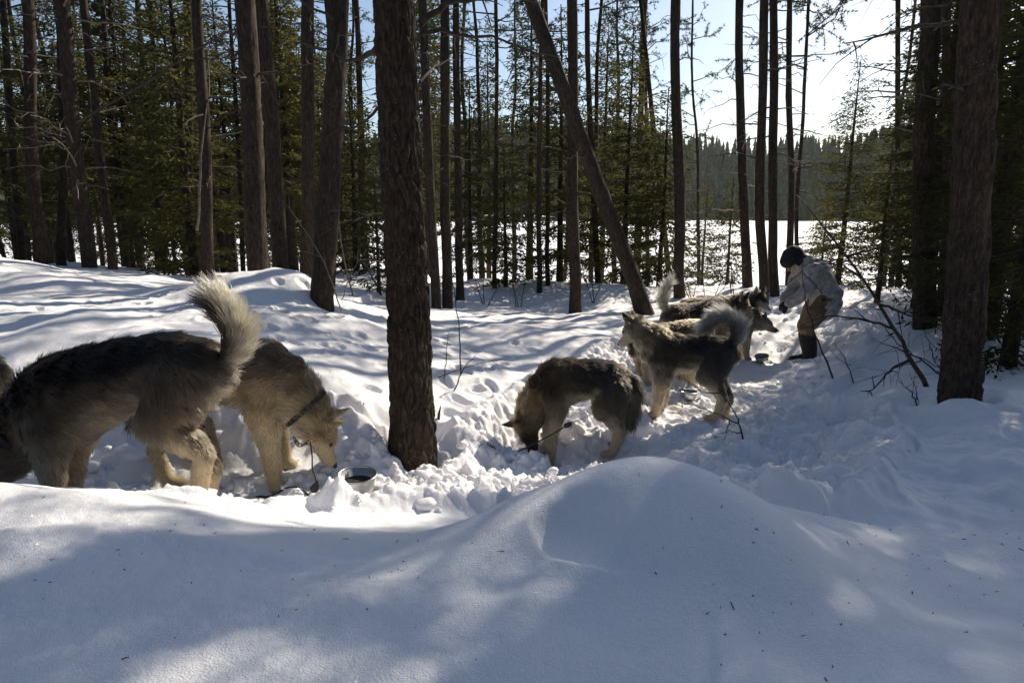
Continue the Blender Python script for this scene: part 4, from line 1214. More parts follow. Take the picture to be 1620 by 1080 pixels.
# ------------------------------------------------------------------ the person
def build_person():
    yaw = R(178)
    p = P(1276, 578, 7.5)
    x, y = p[0], p[1]; z = max(Hs(x + q, y + w) for q in (-.2, -.1, 0, .06) for w in (-.09, .09)) - 0.03
    root = link('person', None, loc=(x, y, z)); root.rotation_euler = (0, 0, yaw)
    tag(root, 'person in pale camouflage jacket and tan trousers bending down to the dogs', 'person')
    m_jac = mat_plain('camouflage_jacket', (0.26, 0.25, 0.25), 0.85, scale=20, bump=0.5, c2=(0.46, 0.445, 0.44))
    m_tro = mat_plain('tan_trousers', (0.17, 0.125, 0.082), 0.9, noise=0.2, scale=9, bump=0.4)
    m_blk = mat_plain('black_fabric', (0.014, 0.013, 0.016), 0.85, noise=0.3, scale=30, bump=0.3)
    m_skin = mat_plain('skin', (0.46, 0.30, 0.22), 0.55, noise=0.05)
    hip = np.array((-.11, 0, .80)); chest = np.array((.03, 0, 1.08)); neck = np.array((.17, 0, 1.19)); head = np.array((.27, 0, 1.225))
    hf = unit((.50, .05, -.86)); hu = unit((.86, 0, .50)); hs = np.cross(hu, hf)
    L = {}
    for s in (-1, 1):
        L[s] = dict(hip=np.array((-.11, .09 * s, .79)), knee=np.array((.055 + .03 * s, .10 * s, .44)), ank=np.array((-.01 + .035 * s, .095 * s, .09)),
                    sh=np.array((.10, .185 * s, 1.13)), el=np.array((.165 + .02 * s, .215 * s, .89)), wr=np.array((.295 + .015 * s, .11 * s, .735)))
    def limbs(gg, grow, legs=True, arms=True, torso=True):
        if torso:
            loft(gg, [hip + (-.02, 0, -.03), hip * .6 + chest * .4 + (-.05, 0, .03), chest + (-.03, 0, .03), neck + (-.03, 0, 0)], np.array([.150, .150, .175, .10]) + grow, np.array([.120, .115, .115, .075]) + grow, sides=18)
            loft(gg, [neck, head - hf * .02], [.06 + grow * .6, .06 + grow * .5], [.06 + grow * .6, .06 + grow * .5])
        for s in (-1, 1):
            q = L[s]
            if legs:
                loft(gg, [q['hip'], q['hip'] * .5 + q['knee'] * .5, q['knee'], q['knee'] * .55 + q['ank'] * .45 + (-.02, 0, 0), q['ank']], np.array([.080, .080, .060, .058, .045]) + grow, np.array([.080, .085, .062, .062, .045]) + grow, sides=14)
                loft(gg, [q['ank'] + (-.05, 0, -.04), q['ank'] + (.06, 0, -.05), q['ank'] + (.15, .01 * s, -.06)], [.035, .042, .035], [.035, .03, .022], sides=10)
            if arms:
                loft(gg, [q['sh'], q['sh'] * .5 + q['el'] * .5, q['el'], q['el'] * .4 + q['wr'] * .6, q['wr']], np.array([.062, .052, .044, .040, .030]) + grow, np.array([.066, .054, .046, .040, .030]) + grow, sides=12)
    def hand(gg, s, grow=0.0):
        q = L[s]; d = unit(q['wr'] - q['el']); n = unit(np.cross(d, (0, 1, 0))); w = unit(np.cross(d, n))
        pal = q['wr'] + d * .05
        loft(gg, [q['wr'], q['wr'] + d * .045, q['wr'] + d * .085], [.024 + grow, .038 + grow, .036 + grow], [.018 + grow, .017 + grow, .014 + grow], side=w, sides=12)
        for k, (o, l) in enumerate([(-.030, .062), (-.010, .072), (.010, .068), (.029, .052)]):
            a = q['wr'] + d * .082 + w * o
            b = a + unit(d * .8 - n * .5) * l * .5; c = b + unit(d * .2 - n * .95) * l * .5
            loft(gg, [a, b, c], [.009 + grow * .6] * 3, [.009 + grow * .6] * 3, side=w, sides=8)
        a = q['wr'] + d * .03 - w * s * .032; b = a + unit(d * .7 - w * s * .6 - n * .3) * .04; c = b + unit(d * .8 - n * .6) * .03
        loft(gg, [a, b, c], [.011 + grow * .6] * 3, [.011 + grow * .6] * 3, side=n, sides=8)
    gg = Geo(); limbs(gg, 0.0)
    for s in (-1, 1): hand(gg, s)
    loft(gg, [head - hu * .0 - hf * .03 + hu * .03, head + hf * .02 - hu * .01, head + hf * .035 - hu * .07], [.075, .078, .052], [.10, .095, .06], side=hs, sides=16)
    loft(gg, [head + hf * .095 + hu * .005, head + hf * .125 - hu * .03], [.012, .016], [.012, .014], side=hs, sides=8)      # nose
    for s in (-1, 1): loft(gg, [head + hs * s * .075 + hu * .01, head + hs * s * .085 - hu * .035], [.012, .010], [.02, .016], sides=8)   # ears
    loft(gg, [head + hf * .088 - hu * .066 + hs * .02, head + hf * .088 - hu * .066 - hs * .02], [.008, .008], [.008, .008], sides=8)     # mouth
    me = fuse(gg, 'body', .010, 2); me.materials.clear(); me.materials.append(m_skin)
    link('body', me, root)
    for s in (-1, 1):
        ge = Geo(); c0 = head + hf * .098 + hu * .012 + hs * s * .030
        loft(ge, [c0, c0 + hf * .008], [.011, .008], [.008, .006], side=hs, sides=8); link('eye', ge.mesh('eye', M_EYE), root)
    # jacket
    gg = Geo(); limbs(gg, .032, legs=False)
    loft(gg, [hip + (-.035, 0, .06), hip + (-.03, 0, -.07), hip + (-.005, 0, -.135)], [.195, .205, .195], [.165, .175, .165], sides=20)
    loft(gg, [chest + (.06, 0, .0), chest + (-.05, 0, -.14)], [.17, .18], [.12, .14], sides=18)
    loft(gg, [neck + (.0, 0, -.01), neck + (.045, 0, .035)], [.105, .095], [.10, .09], sides=14)                              # collar
    me = fuse(gg, 'jacket', .014, 2)
    v, no, tri = mesh_arrays(me)
    f = 0.020 * noise3(v * np.array([8, 8, 15]), 5) + 0.010 * noise3(v * np.array([22, 22, 34]), 6)
    v2 = v + no * f[:, None]
    me.vertices.foreach_set('co', v2.astype(np.float32).ravel()); me.update()
    me.materials.clear(); me.materials.append(m_jac)
    jac = link('jacket', me, root)
    for (pp, r) in [((-.015, .245, .80), .022)]:
        ge = Geo(); loft(ge, [np.array(pp) , np.array(pp) + (0, .012, 0)], [r, r * .8], [r, r * .8], side=(1, 0, 0), sides=12); link('button', ge.mesh('button', m_blk), jac)
    # trousers
    gg = Geo(); limbs(gg, .022, arms=False, torso=False)
    loft(gg, [hip + (-.02, 0, .03), hip + (-.02, 0, -.06)], [.15, .15], [.11, .11], sides=18)
    v0 = None
    me = fuse(gg, 'trousers', .013, 2)
    v, no, tri = mesh_arrays(me)
    f = 0.012 * noise3(v * np.array([7, 7, 18]), 9) + 0.006 * noise3(v * 34, 10)
    v = v + no * f[:, None]
    low = v[:, 2] < 0.30
    v[low] = v[low] * np.array([.8, 1, 1]) ; v[low, 2] = 0.30 + (v[low, 2] - 0.30) * 0.05
    me.vertices.foreach_set('co', v.astype(np.float32).ravel()); me.update()
    me.materials.clear(); me.materials.append(m_tro)
    link('trousers', me, root)
    # boots
    for s in (-1, 1):
        q = L[s]; a = q['ank']; k = q['knee'] * .75 + a * .25
        gg = Geo()
        loft(gg, [k + (-.01, 0, .0), a * .5 + k * .5 + (-.015, 0, 0), a + (-.01, 0, .03), a + (0, 0, -.02)], [.082, .080, .066, .062], [.092, .090, .078, .072], sides=14)
        loft(gg, [a + (-.06, 0, -.035), a + (.05, 0, -.035), a + (.13, .01 * s, -.045), a + (.19, .012 * s, -.05)], [.052, .056, .058, .042], [.052, .05, .042, .032], sides=12)
        loft(gg, [a + (-.075, 0, -.078), a + (.06, 0, -.078), a + (.215, .012 * s, -.078)], [.052, .058, .046], [.016, .016, .014], sides=12)
        me = fuse(gg, 'boot', .009, 2); me.materials.clear(); me.materials.append(m_blk); link('boot', me, root)
    # gloves
    for s in (-1, 1):
        gg = Geo(); hand(gg, s, .006)
        q = L[s]; d = unit(q['wr'] - q['el']); loft(gg, [q['wr'] - d * .05, q['wr'] + d * .01], [.044, .036], [.044, .034], sides=12)
        me = fuse(gg, 'glove', .0055, 1); me.materials.clear(); me.materials.append(m_blk); link('glove', me, root)
    # black hat with ear flaps
    gg = Geo()
    loft(gg, [head - hf * .055 + hu * .01, head - hf * .01 + hu * .045, head + hf * .055 + hu * .045], [.105, .118, .098], [.122, .105, .082], side=hs, sides=18)
    for s in (-1, 1): loft(gg, [head - hf * .015 + hs * s * .085 + hu * .02, head - hf * .0 + hs * s * .088 - hu * .06, head + hf * .01 + hs * s * .07 - hu * .095], [.022, .022, .018], [.055, .05, .03], side=hs, sides=12)
    loft(gg, [head + hf * .075 + hu * .075 + hs * .06, head + hf * .088 + hu * .075, head + hf * .075 + hu * .075 - hs * .06], [.025, .03, .025], [.025, .03, .025], sides=10)
    me = fuse(gg, 'hat', .010, 3); me.materials.clear(); me.materials.append(m_blk); link('hat', me, root)
    gg = Geo(); loft(gg, [neck + (-.01, 0, .015), neck * .5 + head * .5 + (.0, 0, -.01), head - hf * .02 - hu * .075], [.10, .092, .080], [.098, .092, .070], sides=16)
    me = fuse(gg, 'neck_warmer', .010, 2); me.materials.clear(); me.materials.append(m_blk); link('neck_warmer', me, root)
build_person()

# ------------------------------------------------------------------ bowls, ropes, chains
def lathe(prof, sides=40):
    prof = np.array(prof); n = len(prof)
    th = np.linspace(0, 2 * np.pi, sides, endpoint=False)
    v = np.stack([prof[:, 0][:, None] * np.cos(th), prof[:, 0][:, None] * np.sin(th), np.repeat(prof[:, 1][:, None], sides, 1)], -1).reshape(-1, 3)
    i = np.arange(n - 1)[:, None] * sides; j = np.arange(sides)[None, :]; j2 = (j + 1) % sides
    return v, np.stack([i + j, i + j2, i + sides + j2, i + sides + j], -1).reshape(-1, 4)
def bowl(label, u, v, d, r, hgt, tilt=(0, 0), sink=0.02):
    p = P(u, v, d); z = Hs(p[0], p[1]) - sink
    root = link('dog_bowl', None, loc=(p[0], p[1], z)); root.rotation_euler = (R(tilt[0]), R(tilt[1]), 0)
    tag(root, label, 'bowl', 'steel dog bowls')
    g = Geo(); g.add(*lathe([(0, .002), (r * .80, 0), (r * .84, .006), (r * .97, hgt - .010), (r * .95, hgt - .008), (r * .80, .012), (0, .010)])); link('shell', g.mesh('shell', M_STEEL), root)
    g = Geo(); g.add(*lathe([(r * .96, hgt - .012), (r * 1.05, hgt - .010), (r * 1.06, hgt - .004), (r * 1.03, hgt), (r * .97, hgt - .003), (r * .95, hgt - .012)])); link('rim', g.mesh('rim', M_STEEL), root)
    g = Geo(); g.add(*lathe([(0, hgt * .45), (r * .90, hgt * .45)])); link('food', g.mesh('food', mat_plain('dark_food', (0.03, 0.022, 0.016), 0.7, noise=0.4, scale=50, bump=0.5)), root)
bowl('largest steel bowl in the snow left of the big trunk', 566, 775, 3.02, .089, .085, (3, 2), -.022)
bowl('steel bowl between the legs of the standing dog', 1088, 627, 5.3, .078, .06, (-2, 3), .0)
bowl('small steel bowl on the path in front of the person', 1205, 577, 6.9, .072, .075, (8, -10), -.015)

def torus(center, ax, r, t, squash=1.0, sides=14, m=6):
    ax = unit(ax); ref = np.array([0, 0, 1.0]) if abs(ax[2]) < .9 else np.array([1.0, 0, 0]); a = unit(np.cross(ax, ref)); b = np.cross(ax, a)
    th = np.linspace(0, 2 * np.pi, sides + 1)
    return np.asarray(center) + r * (np.cos(th)[:, None] * a * squash + np.sin(th)[:, None] * b)
def chain_pts(geo, pts, r=.012, t=.0028):
    pts = np.asarray(pts); L = np.concatenate([[0], np.cumsum(np.linalg.norm(np.diff(pts, axis=0), axis=1))])
    n = max(2, int(L[-1] / (r * 1.55)))
    for k in range(n):
        s_ = (k + .5) / n * L[-1]
        c = np.array([np.interp(s_, L, pts[:, i]) for i in range(3)]); d = unit([np.interp(min(s_ + .01, L[-1]), L, pts[:, i]) - np.interp(s_ - .01, L, pts[:, i]) for i in range(3)])
        ref = (0, 0, 1) if k % 2 else unit(np.cross(d, (0, 0, 1)))
        a = unit(np.cross(d, ref)); b = d
        th = np.linspace(0, 2 * np.pi, 13)
        geo.tube(c + r * .62 * np.cos(th)[:, None] * a + r * 1.15 * np.sin(th)[:, None] * b, t, 5, cap=False)
def thing_from(name, label, cat, parts, group=None):
    """parts: list of (part name, Geo, material); world coordinates, origin at the first point"""
    o = parts[0][1].v[0][0].copy()
    root = link(name, None, loc=o); tag(root, label, cat, group)
    for (pn, g, m) in parts:
        me = g.mesh(pn, m); me.transform(Matrix.Translation(Vector(-o))); link(pn, me, root)
    return root
# tie-out of the middle dog
g1, g2, g3 = Geo(), Geo(), Geo()
a, b, c, e = P(772, 733, 3.98), P(800, 722, 4.02), P(898, 672, 4.02), P(938, 654, 4.25)
s_ = np.linspace(0, 1, 14)[:, None]
a[2] = max(a[2], Hs(a[0], a[1]) + .012)
chain_pts(g2, a + (b - a) * s_)
g1.tube(b + (c - b) * s_ + np.array([0, 0, -.012]) * np.sin(np.pi * s_), .0045, 6)
g1.tube(c + (e - c) * s_, .0022, 5)
loft(g3, [c - (.012, 0, .004), c + (.014, 0, .006)], [.016, .016], [.016, .016])
thing_from('tie_out', 'dark tie-out rope with chain end below the middle dog', 'rope', [('rope', g1, M_ROPE), ('chain', g2, M_RUST), ('knot', g3, M_ROPE)])
# leash and stake of the tan dog
g1, g2, g3 = Geo(), Geo(), Geo()
p0, p1, p2 = P(491, 700, 2.99), P(494, 742, 3.0), P(501, 770, 3.02)
p2[2] = max(p2[2], Hs(p2[0], p2[1]) + .008)
L_ = np.array([p0, p0 * .5 + p1 * .5 + (.004, 0, 0), p1, p1 * .5 + p2 * .5 + (.006, 0, 0), p2])
g1.tube(np.array([np.interp(np.linspace(0, 4, 16), range(5), L_[:, i]) for i in range(3)]).T, .0035, 6)
chain_pts(g2, [P(465, 692, 2.98), P(472, 704, 2.97), P(482, 702, 2.97), P(491, 698, 2.98)], .013, .003)
loft(g3, [p2 + (-.012, 0, -.01), p2 + (.0, 0, .012), p2 + (.004, 0, .028)], [.022, .016, .007], [.022, .016, .007])
thing_from('leash', 'short leash with curled chain hanging from the tan dog', 'leash', [('cord', g1, M_STRAP), ('chain', g2, M_RUST), ('snap', g3, M_ROPE)])
g1 = Geo()
us = np.linspace(120, 498, 40); pp = []
for u_ in us:
    q = P(u_, 770 + 4 * math.sin(u_ * .02), 2.98); q[2] = Hs(q[0], q[1]) + .008; pp.append(q)
pp = np.array(pp); pp[1:-1] = (pp[:-2] + pp[1:-1] + pp[2:]) / 3; g1.tube(pp, .005, 6)
o = thing_from('ground_cable', 'dark cable lying on the snow behind the nearest dog', 'cable', [('strand', g1, M_ROPE)])
# ------------------------------------------------------------------ bare branches and saplings
def stick(name, label, cat, strokes, r, mat=None, twigs=0, seed=0, group=None, rooted=True):
    """strokes: lists of (u, v, d) read off the photograph at the stick's own distance; the first one starts in the snow"""
    g = np.random.default_rng(seed); main = Geo(); tw = Geo()
    for k, st in enumerate(strokes):
        pts = np.array([P(*q) for q in st])
        if k == 0 and rooted: pts[0, 2] = Hs(pts[0, 0], pts[0, 1]) - .04
        m = 14; s0 = np.linspace(0, 1, len(pts)); s1 = np.linspace(0, 1, m)
        q = np.array([np.interp(s1, s0, pts[:, i]) for i in range(3)]).T
        q[1:-1] = (q[:-2] + q[1:-1] * 2 + q[2:]) / 4
        q[1:] += g.normal(0, .004, (m - 1, 3))
        rr = r * (1 if k == 0 else .6) * (1 - .75 * s1)
        (main if k == 0 else tw).tube(q, rr, 6)
        for _ in range(twigs):
            i = g.integers(3, m - 1); d = unit(unit(q[-1] - q[0]) * .7 + g.normal(0, .6, 3)); l = g.uniform(.06, .3)
            s3 = np.linspace(0, 1, 5)
            tw.tube(q[i] + d * (l * s3)[:, None] + g.normal(0, .006, (5, 3)) * s3[:, None] + np.array([0, 0, -.2]) * (l * s3 ** 2)[:, None], r * .3 * (1 - .7 * s3), 4, cap=False)
    parts = [('stem', main, mat or M_TWIG)]
    if tw.n: parts.append(('twigs', tw, mat or M_TWIG))
    return thing_from(name, label, cat, parts, group)
stick('dead_sapling', 'long leaning bare sapling between the person and right-hand trunk', 'sapling', [[(1472, 606, 4.7), (1440, 565, 4.9), (1415, 520, 5.1), (1365, 440, 5.4), (1310, 368, 5.7), (1262, 308, 6.0)],
      [(1415, 520, 5.1), (1368, 505, 5.2), (1310, 498, 5.3), (1283, 520, 5.4)], [(1440, 568, 4.9), (1405, 588, 4.8), (1372, 624, 4.65)], [(1390, 480, 5.2), (1440, 500, 5.2), (1480, 512, 5.3)], [(1365, 440, 5.4), (1330, 420, 5.5), (1290, 410, 5.6)], [(1340, 405, 5.5), (1390, 392, 5.4), (1430, 400, 5.4)]], .020, twigs=5, seed=3)
stick('dead_sapling', 'thin bare sapling standing in front of the person', 'sapling', [[(1323, 596, 5.6), (1303, 560, 5.8), (1287, 525, 6.0), (1274, 478, 6.2), (1270, 440, 6.3), (1270, 402, 6.4)],
      [(1270, 403, 6.4), (1330, 411, 6.3), (1400, 421, 6.2)], [(1270, 428, 6.3), (1250, 446, 6.3), (1235, 460, 6.3)], [(1271, 432, 6.3), (1290, 452, 6.3), (1305, 470, 6.2)]], .010, twigs=2, seed=4)
stick('bare_stick', 'short thin stick in the shaded snow right of the boots', 'stick', [[(1356, 591, 5.3), (1338, 567, 5.4), (1320, 543, 5.5)], [(1346, 578, 5.3), (1332, 572, 5.4), (1320, 563, 5.4)]], .006, seed=5)
stick('fallen_branch', 'forked dry branch in the snow beside the standing dog', 'branch', [[(1180, 698, 3.95), (1170, 672, 4.05), (1163, 650, 4.1), (1141, 623, 4.2)], [(1141, 623, 4.2), (1118, 622, 4.25), (1098, 612, 4.3), (1084, 596, 4.35)],
      [(1167, 669, 4.05), (1138, 655, 4.1), (1112, 645, 4.15), (1078, 630, 4.2)], [(1155, 664, 4.08), (1150, 680, 4.05), (1147, 697, 4.0)], [(1172, 683, 4.0), (1150, 683, 4.02), (1130, 690, 4.0)]], .0075, seed=6)
stick('dead_sapling', 'thin twig sapling standing right behind the big trunk', 'sapling', [[(729, 585, 4.9), (728, 545, 4.9), (725, 500, 4.9), (716, 440, 4.95), (700, 400, 5.0)]], .0065, twigs=5, seed=7)
stick('dead_sapling', 'thinnest upright twig beside the big trunk', 'sapling', [[(703, 588, 4.8), (706, 555, 4.8), (711, 518, 4.8)]], .0045, twigs=2, seed=8)
stick('bare_stick', 'short slanting stick poking from the lit bank', 'stick', [[(714, 600, 4.6), (735, 580, 4.65), (753, 562, 4.7)]], .006, seed=9)
stick('bare_stick', 'long thin stick lying along the lit bank', 'stick', [[(681, 592, 4.75), (745, 577, 4.8), (821, 562, 5.0)]], .0045, seed=10)
stick('dead_sapling', 'bare sapling rising at the foot of the snow hump', 'sapling', [[(545, 492, 5.9), (520, 430, 5.9), (490, 372, 5.9), (448, 318, 5.95)], [(540, 475, 5.9), (556, 430, 5.9), (580, 395, 6.0)]], .008, M_TWIG_PALE, twigs=4, seed=11)
stick('fallen_branch', 'pair of dry twigs sticking out right of the long sapling', 'branch', [[(1456, 636, 4.3), (1442, 620, 4.4), (1420, 600, 4.5)], [(1452, 632, 4.3), (1448, 612, 4.4), (1440, 590, 4.5)]], .007, twigs=3, seed=12)
stick('fallen_branch', 'dry curved bough in shade left of the thickest right-hand trunk', 'branch', [[(1500, 580, 4.9), (1460, 570, 5.0), (1420, 545, 5.1), (1400, 520, 5.2)], [(1480, 574, 5.0), (1470, 540, 5.0), (1450, 505, 5.1)], [(1460, 570, 5.0), (1420, 580, 5.0), (1380, 600, 5.0)]], .008, twigs=8, seed=13)
stick('hanging_branch', 'pale curved dead branch hanging among the dark left-hand trunks', 'branch', [[(312, 365, 8.8), (318, 300, 8.7), (316, 240, 8.7), (326, 185, 8.75), (332, 140, 8.8), (330, 90, 8.9), (325, 40, 9.1)]], .016, M_TWIG_PALE, seed=14, rooted=False)
stick('leaning_branch', 'long dead branch slanting across the upper left trunks', 'branch', [[(120, 195, 8.4), (200, 150, 8.2), (290, 92, 8.0), (360, 48, 7.8), (420, 38, 7.4), (480, 60, 7.0)]], .016, twigs=7, seed=15, rooted=False)
stick('dead_sapling', 'crooked pale sapling between hump trunks and big trunk', 'sapling', [[(560, 480, 8.5), (540, 400, 8.5), (532, 300, 8.4), (536, 200, 8.3), (520, 130, 8.2), (500, 90, 8.1)]], .012, M_TWIG_PALE, twigs=6, seed=16)
for k, (u_, d_, h_, lb) in enumerate([(1120, 10.5, 1.3, 'bare twiggy sapling behind the dogs left of the slim pine'), (1098, 10.0, 1.0, 'smallest bare twiggy sapling behind the dogs'), (940, 10.8, 0.9, 'bare twiggy sapling at the foot of the leaning trunk'), (770, 10.6, 1.2, 'bare twiggy shrub under the thin bare pine'),
                                       (660, 9.9, 1.1, 'bare twiggy shrub at the right foot of big trunk'), (1160, 11.0, 1.5, 'bare twiggy sapling close left of the slim dark pine'), (820, 11.0, 1.0, 'bare twiggy shrub left of the very thin pines')]):
    p = P(u_, 480, d_); gz = Hs(p[0], p[1]); g = np.random.default_rng(60 + k); main = Geo(); tw = Geo()
    s1 = np.linspace(0, 1, 8)
    for q in range(3):
        l = h_ * g.uniform(.6, 1); dd = np.array([g.normal(0, .22), g.normal(0, .22), 1])
        pts = np.array([p[0] + g.normal(0, .03), p[1], gz - .05]) + dd * (l * s1)[:, None] + g.normal(0, .012, (8, 3)) * s1[:, None]
        (main if q == 0 else tw).tube(pts, .009 * (1 - .8 * s1), 5)
        for w in range(9):
            i = g.integers(2, 7); e = unit(np.array([g.normal(), g.normal(), .6])); l2 = g.uniform(.1, .4) * h_
            s3 = np.linspace(0, 1, 4); tw.tube(pts[i] + e * (l2 * s3)[:, None] + g.normal(0, .01, (4, 3)) * s3[:, None], .004 * (1 - .6 * s3), 3, cap=False)
    thing_from('bare_shrub', lb, 'shrub', [('stem', main, M_TWIG), ('twigs', tw, M_TWIG)], 'bare undergrowth')

# ------------------------------------------------------------------ litter, clods
def litter():
    g = np.random.default_rng(91); G = Geo()
    sp = [(g.uniform(-1.7, 1.9), g.uniform(.85, 2.0), 1.0) for _ in range(110)] + [(g.normal(cx, .12), g.normal(cy, .09), .9) for cx, cy in [(-.9, 1.35), (.95, 1.3), (1.3, 1.5), (-.3, 1.2), (.45, 1.0)] for _ in range(14)] + [(g.uniform(.8, 3.0), g.uniform(2, 4.2), 1.3) for _ in range(40)] + [(g.normal(-.98, .22), g.normal(3.3, .22), 1.5) for _ in range(40)] + [(g.uniform(-2.5, 2.5), g.uniform(3, 7), 1.4) for _ in range(60)]
    xs = np.array([q[0] for q in sp]); ys = np.array([q[1] for q in sp]); zs = H(xs, ys)
    for k, (x, y, m) in enumerate(sp):
        l = g.choice([.003, .007, .014, .028], p=[.42, .33, .18, .07]) * m * g.uniform(.7, 1.2); a = g.uniform(0, 6.28); r = g.uniform(.0005, .0013) * m
        d = np.array([math.cos(a), math.sin(a), g.uniform(-.1, .35)])
        s3 = np.linspace(-.5, .5, 4)
        pts = np.array([x, y, zs[k] + .0004]) + d * (l * s3)[:, None] + g.normal(0, .0008, (4, 3))
        G.tube(pts, r * np.array([.7, 1.2, 1, .5]), 5)
    tag(link('twig_litter', G.mesh('twig_litter', mat_plain('bark_litter', (.028, .022, .017), .9, noise=.4, scale=40))), 'scattered dark needles and bark bits lying on the snow', 'litter', kind='stuff')
litter()
def shard():
    g = Geo(); p = P(693, 664, 4.1); z = Hs(p[0], p[1])
    loft(g, [np.array([0, 0, -.03]), np.array([.006, 0, .03]), np.array([.018, 0, .085])], [.022, .020, .005], [.010, .009, .004])
    tag(link('bark_shard', g.mesh('bark_shard', M_BARK), loc=(p[0], p[1], z)), 'dark bark shard stuck upright in snow right of the big trunk', 'bark')
shard()
def clods():
    import bmesh
    bm = bmesh.new(); bmesh.ops.create_icosphere(bm, subdivisions=2, radius=1.0)
    bv = np.array([v.co[:] for v in bm.verts]); bf = np.array([[v.index for v in f.verts] for f in bm.faces]); bm.free()
    g = np.random.default_rng(17); G = Geo(); sp = []
    for _ in range(420):
        px, py, r = PATH[g.integers(0, len(PATH))]; a = g.uniform(0, 6.28); q = r * g.uniform(.5, 1.35)
        sp.append((px + q * math.cos(a), py + q * math.sin(a)))
    for _ in range(160):
        sp.append((g.normal(-.55, .45), g.normal(2.95, .28)))
    xs = np.array([q[0] for q in sp]); ys = np.array([q[1] for q in sp]); zs = H(xs, ys)
    for k in range(len(sp)):
        r = .010 + .034 * g.uniform() ** 3.0
        n = noise3(bv * 1.6 + k * 3.3, 3) * .38 + noise3(bv * 4 + k, 4) * .16
        v = bv * (1 + n)[:, None] * np.array([1, g.uniform(.7, 1.1), g.uniform(.55, .9)]) * r
        a = g.uniform(0, 6.28); c, s0 = math.cos(a), math.sin(a)
        v = v @ np.array([[c, s0, 0], [-s0, c, 0], [0, 0, 1]])
        G.add(v + np.array([xs[k], ys[k], zs[k] + r * .15]), bf)
    tag(link('snow_clods', G.mesh('snow_clods', M_SNOW)), 'loose lumps of kicked-up snow along the trampled path', 'snow', kind='stuff')
clods()

# ------------------------------------------------------------------ unseen spruces added round and behind the viewpoint to dim the sky light
def added_shade_wood():
    g = np.random.default_rng(47); V = []; F = []; n = 0
    spots = []
    for k in range(600):
        if len(spots) >= 70: break
        a = g.uniform(R(62), R(298)); r = g.uniform(7, 24)
        if abs(a - SUN_AZ) < R(30): continue
        x, y = r * math.sin(a), r * math.cos(a)
        if all(math.hypot(x - p, y - q) > 1.8 for p, q in spots): spots.append((x, y))
    zs = H_base(np.array([p[0] for p in spots]), np.array([p[1] for p in spots]))
    for (x, y), z in zip(spots, zs):
        h = g.uniform(7, 14); w = g.uniform(1.3, 2.0); tiers = 16; m = 11
        for t in range(tiers):
            f = t / tiers; z0 = 0.8 + (h - 0.8) * f
            th = np.arange(m) * 6.283 / m + g.uniform(0, 6); L = w * (1 - f) ** .8 * g.uniform(.55, 1.2, m) + .12
            tip = np.stack([np.cos(th) * L, np.sin(th) * L, z0 - .35 * L], -1)
            sd = np.stack([-np.sin(th), np.cos(th), np.zeros(m)], -1) * (L * .24)[:, None]
            mid = np.stack([np.cos(th) * L * .55, np.sin(th) * L * .55, z0 + .05 + 0 * th], -1)
            base = np.repeat([[0, 0, z0 + .15]], m, 0)
            v = np.stack([base, mid + sd, tip, mid - sd], 1).reshape(-1, 3) + (x, y, z)
            b = n + np.arange(m) * 4
            V.append(v); F.append(np.stack([b, b + 1, b + 2, b, b + 2, b + 3], -1).reshape(-1, 3)); n += len(v)
    tag(link('added_shade_wood', mesh_np('added_shade_wood', np.concatenate(V), np.concatenate(F), M_SPRUCE, smooth=False)), 'unseen spruces added beside and behind the viewpoint to hold back sky light', 'wood', kind='stuff')
added_shade_wood()

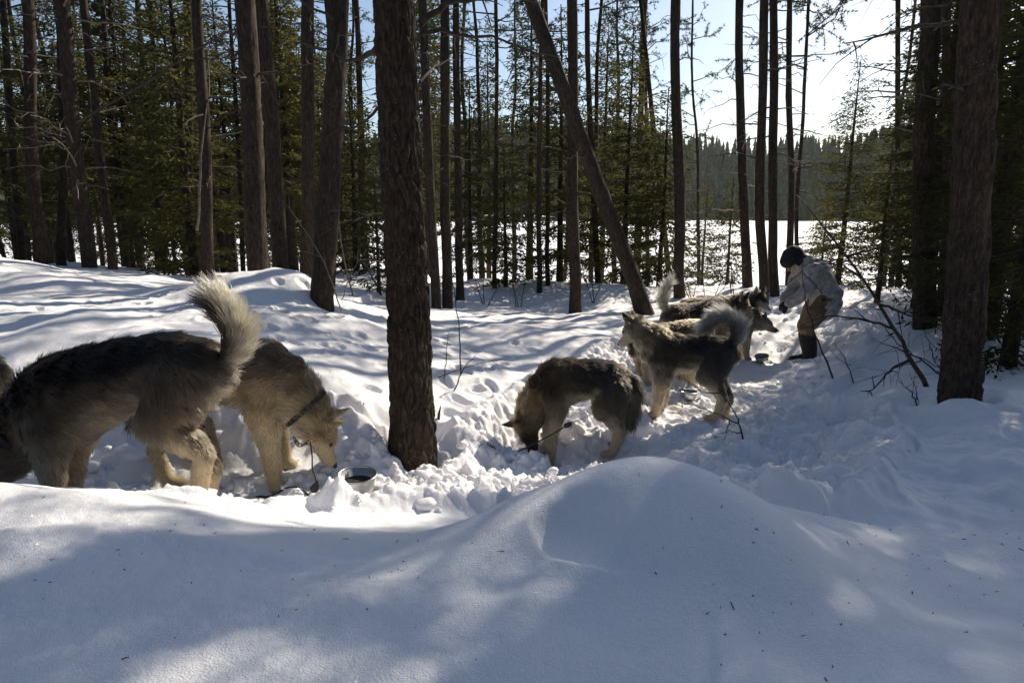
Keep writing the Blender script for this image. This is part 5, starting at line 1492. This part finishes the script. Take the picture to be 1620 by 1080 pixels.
# ------------------------------------------------------------------ thin winter air over the lake
def haze():
    v = np.array([(x, y, z) for x in (-950, 950) for y in (-950, 950) for z in (-5, 95)], float)
    f = np.array([(0, 1, 3, 2), (4, 6, 7, 5), (0, 4, 5, 1), (2, 3, 7, 6), (0, 2, 6, 4), (1, 5, 7, 3)])
    m = bpy.data.materials.new('haze'); m.use_nodes = True; nt = m.node_tree
    nt.nodes.remove(nt.nodes['Principled BSDF'])
    vol = nt.nodes.new('ShaderNodeVolumePrincipled')
    vol.inputs['Color'].default_value = (0.86, 0.90, 0.96, 1); vol.inputs['Density'].default_value = 0.00012; vol.inputs['Anisotropy'].default_value = 0.25
    nt.links.new(vol.outputs[0], nt.nodes['Material Output'].inputs['Volume'])
    tag(link('haze', mesh_np('haze', v, f, m, smooth=False)), 'thin bright haze in the air over the lake', 'haze', kind='stuff')
haze()

# thin background stems among the spruces
def thin_stems():
    g = np.random.default_rng(57); protos = []
    for k in range(4):
        h = [11, 13, 10, 12][k]
        line = trunk_line((0, 0, 0), (g.uniform(-.03, .03), 0), h, 130 + k, 40, 0.08)
        tr = trunk_mesh('trunk', line, 0.062 + .012 * k, 0.02, 10, 0.008, 140 + k, M_BARK)
        db = dead_branches(np.random.default_rng(150 + k), line, .06, 1.0, 6.5, 42, 1.0).mesh('dead_branches', M_TWIG)
        cm, lm = pine_crown(160 + k, line, 5.0 + k * .4, 1.2, 26, tuft=8, nl=.10, nw=.014)
        protos.append((tr, db, cm, lm))
    spots = [(12, 16), (48, 19), (78, 15), (118, 18), (165, 21), (205, 14.5), (226, 19), (262, 16), (283, 21), (345, 18), (356, 13.5), (425, 17), (462, 20), (546, 14), (566, 19), (582, 16), (664, 15), (742, 18), (762, 15.5), (812, 20), (892, 17), (936, 15.5), (972, 19), (1004, 16), (1436, 16), (1400, 18), (1582, 12), (1608, 15)]
    for k, (u, d) in enumerate(spots):
        x, y = (u - 810) / FPX * d, d
        root = link('thin_pine', None, loc=(x, y, max(Hs(x, y), LAKE_Z))); root.rotation_euler = (0, 0, g.uniform(0, 6.28)); sc = g.uniform(.85, 1.15); root.scale = (sc, sc, sc)
        if u < 600: tag(root, 'alike thin dark stem far back in the stand left of the big trunk', 'tree', 'thin stems of the left-hand stand')
        elif u < 1100: tag(root, 'alike thin dark stem far back between big trunk and leaning trunk', 'tree', 'thin stems of the middle stand')
        else: tag(root, 'alike thin dark stem far back behind the thick right-hand trunks', 'tree', 'thin stems of the right-hand stand')
        for nm, me in zip(('trunk', 'dead_branches', 'crown', 'limbs'), protos[k % 4]): link(nm, me, root)
thin_stems()
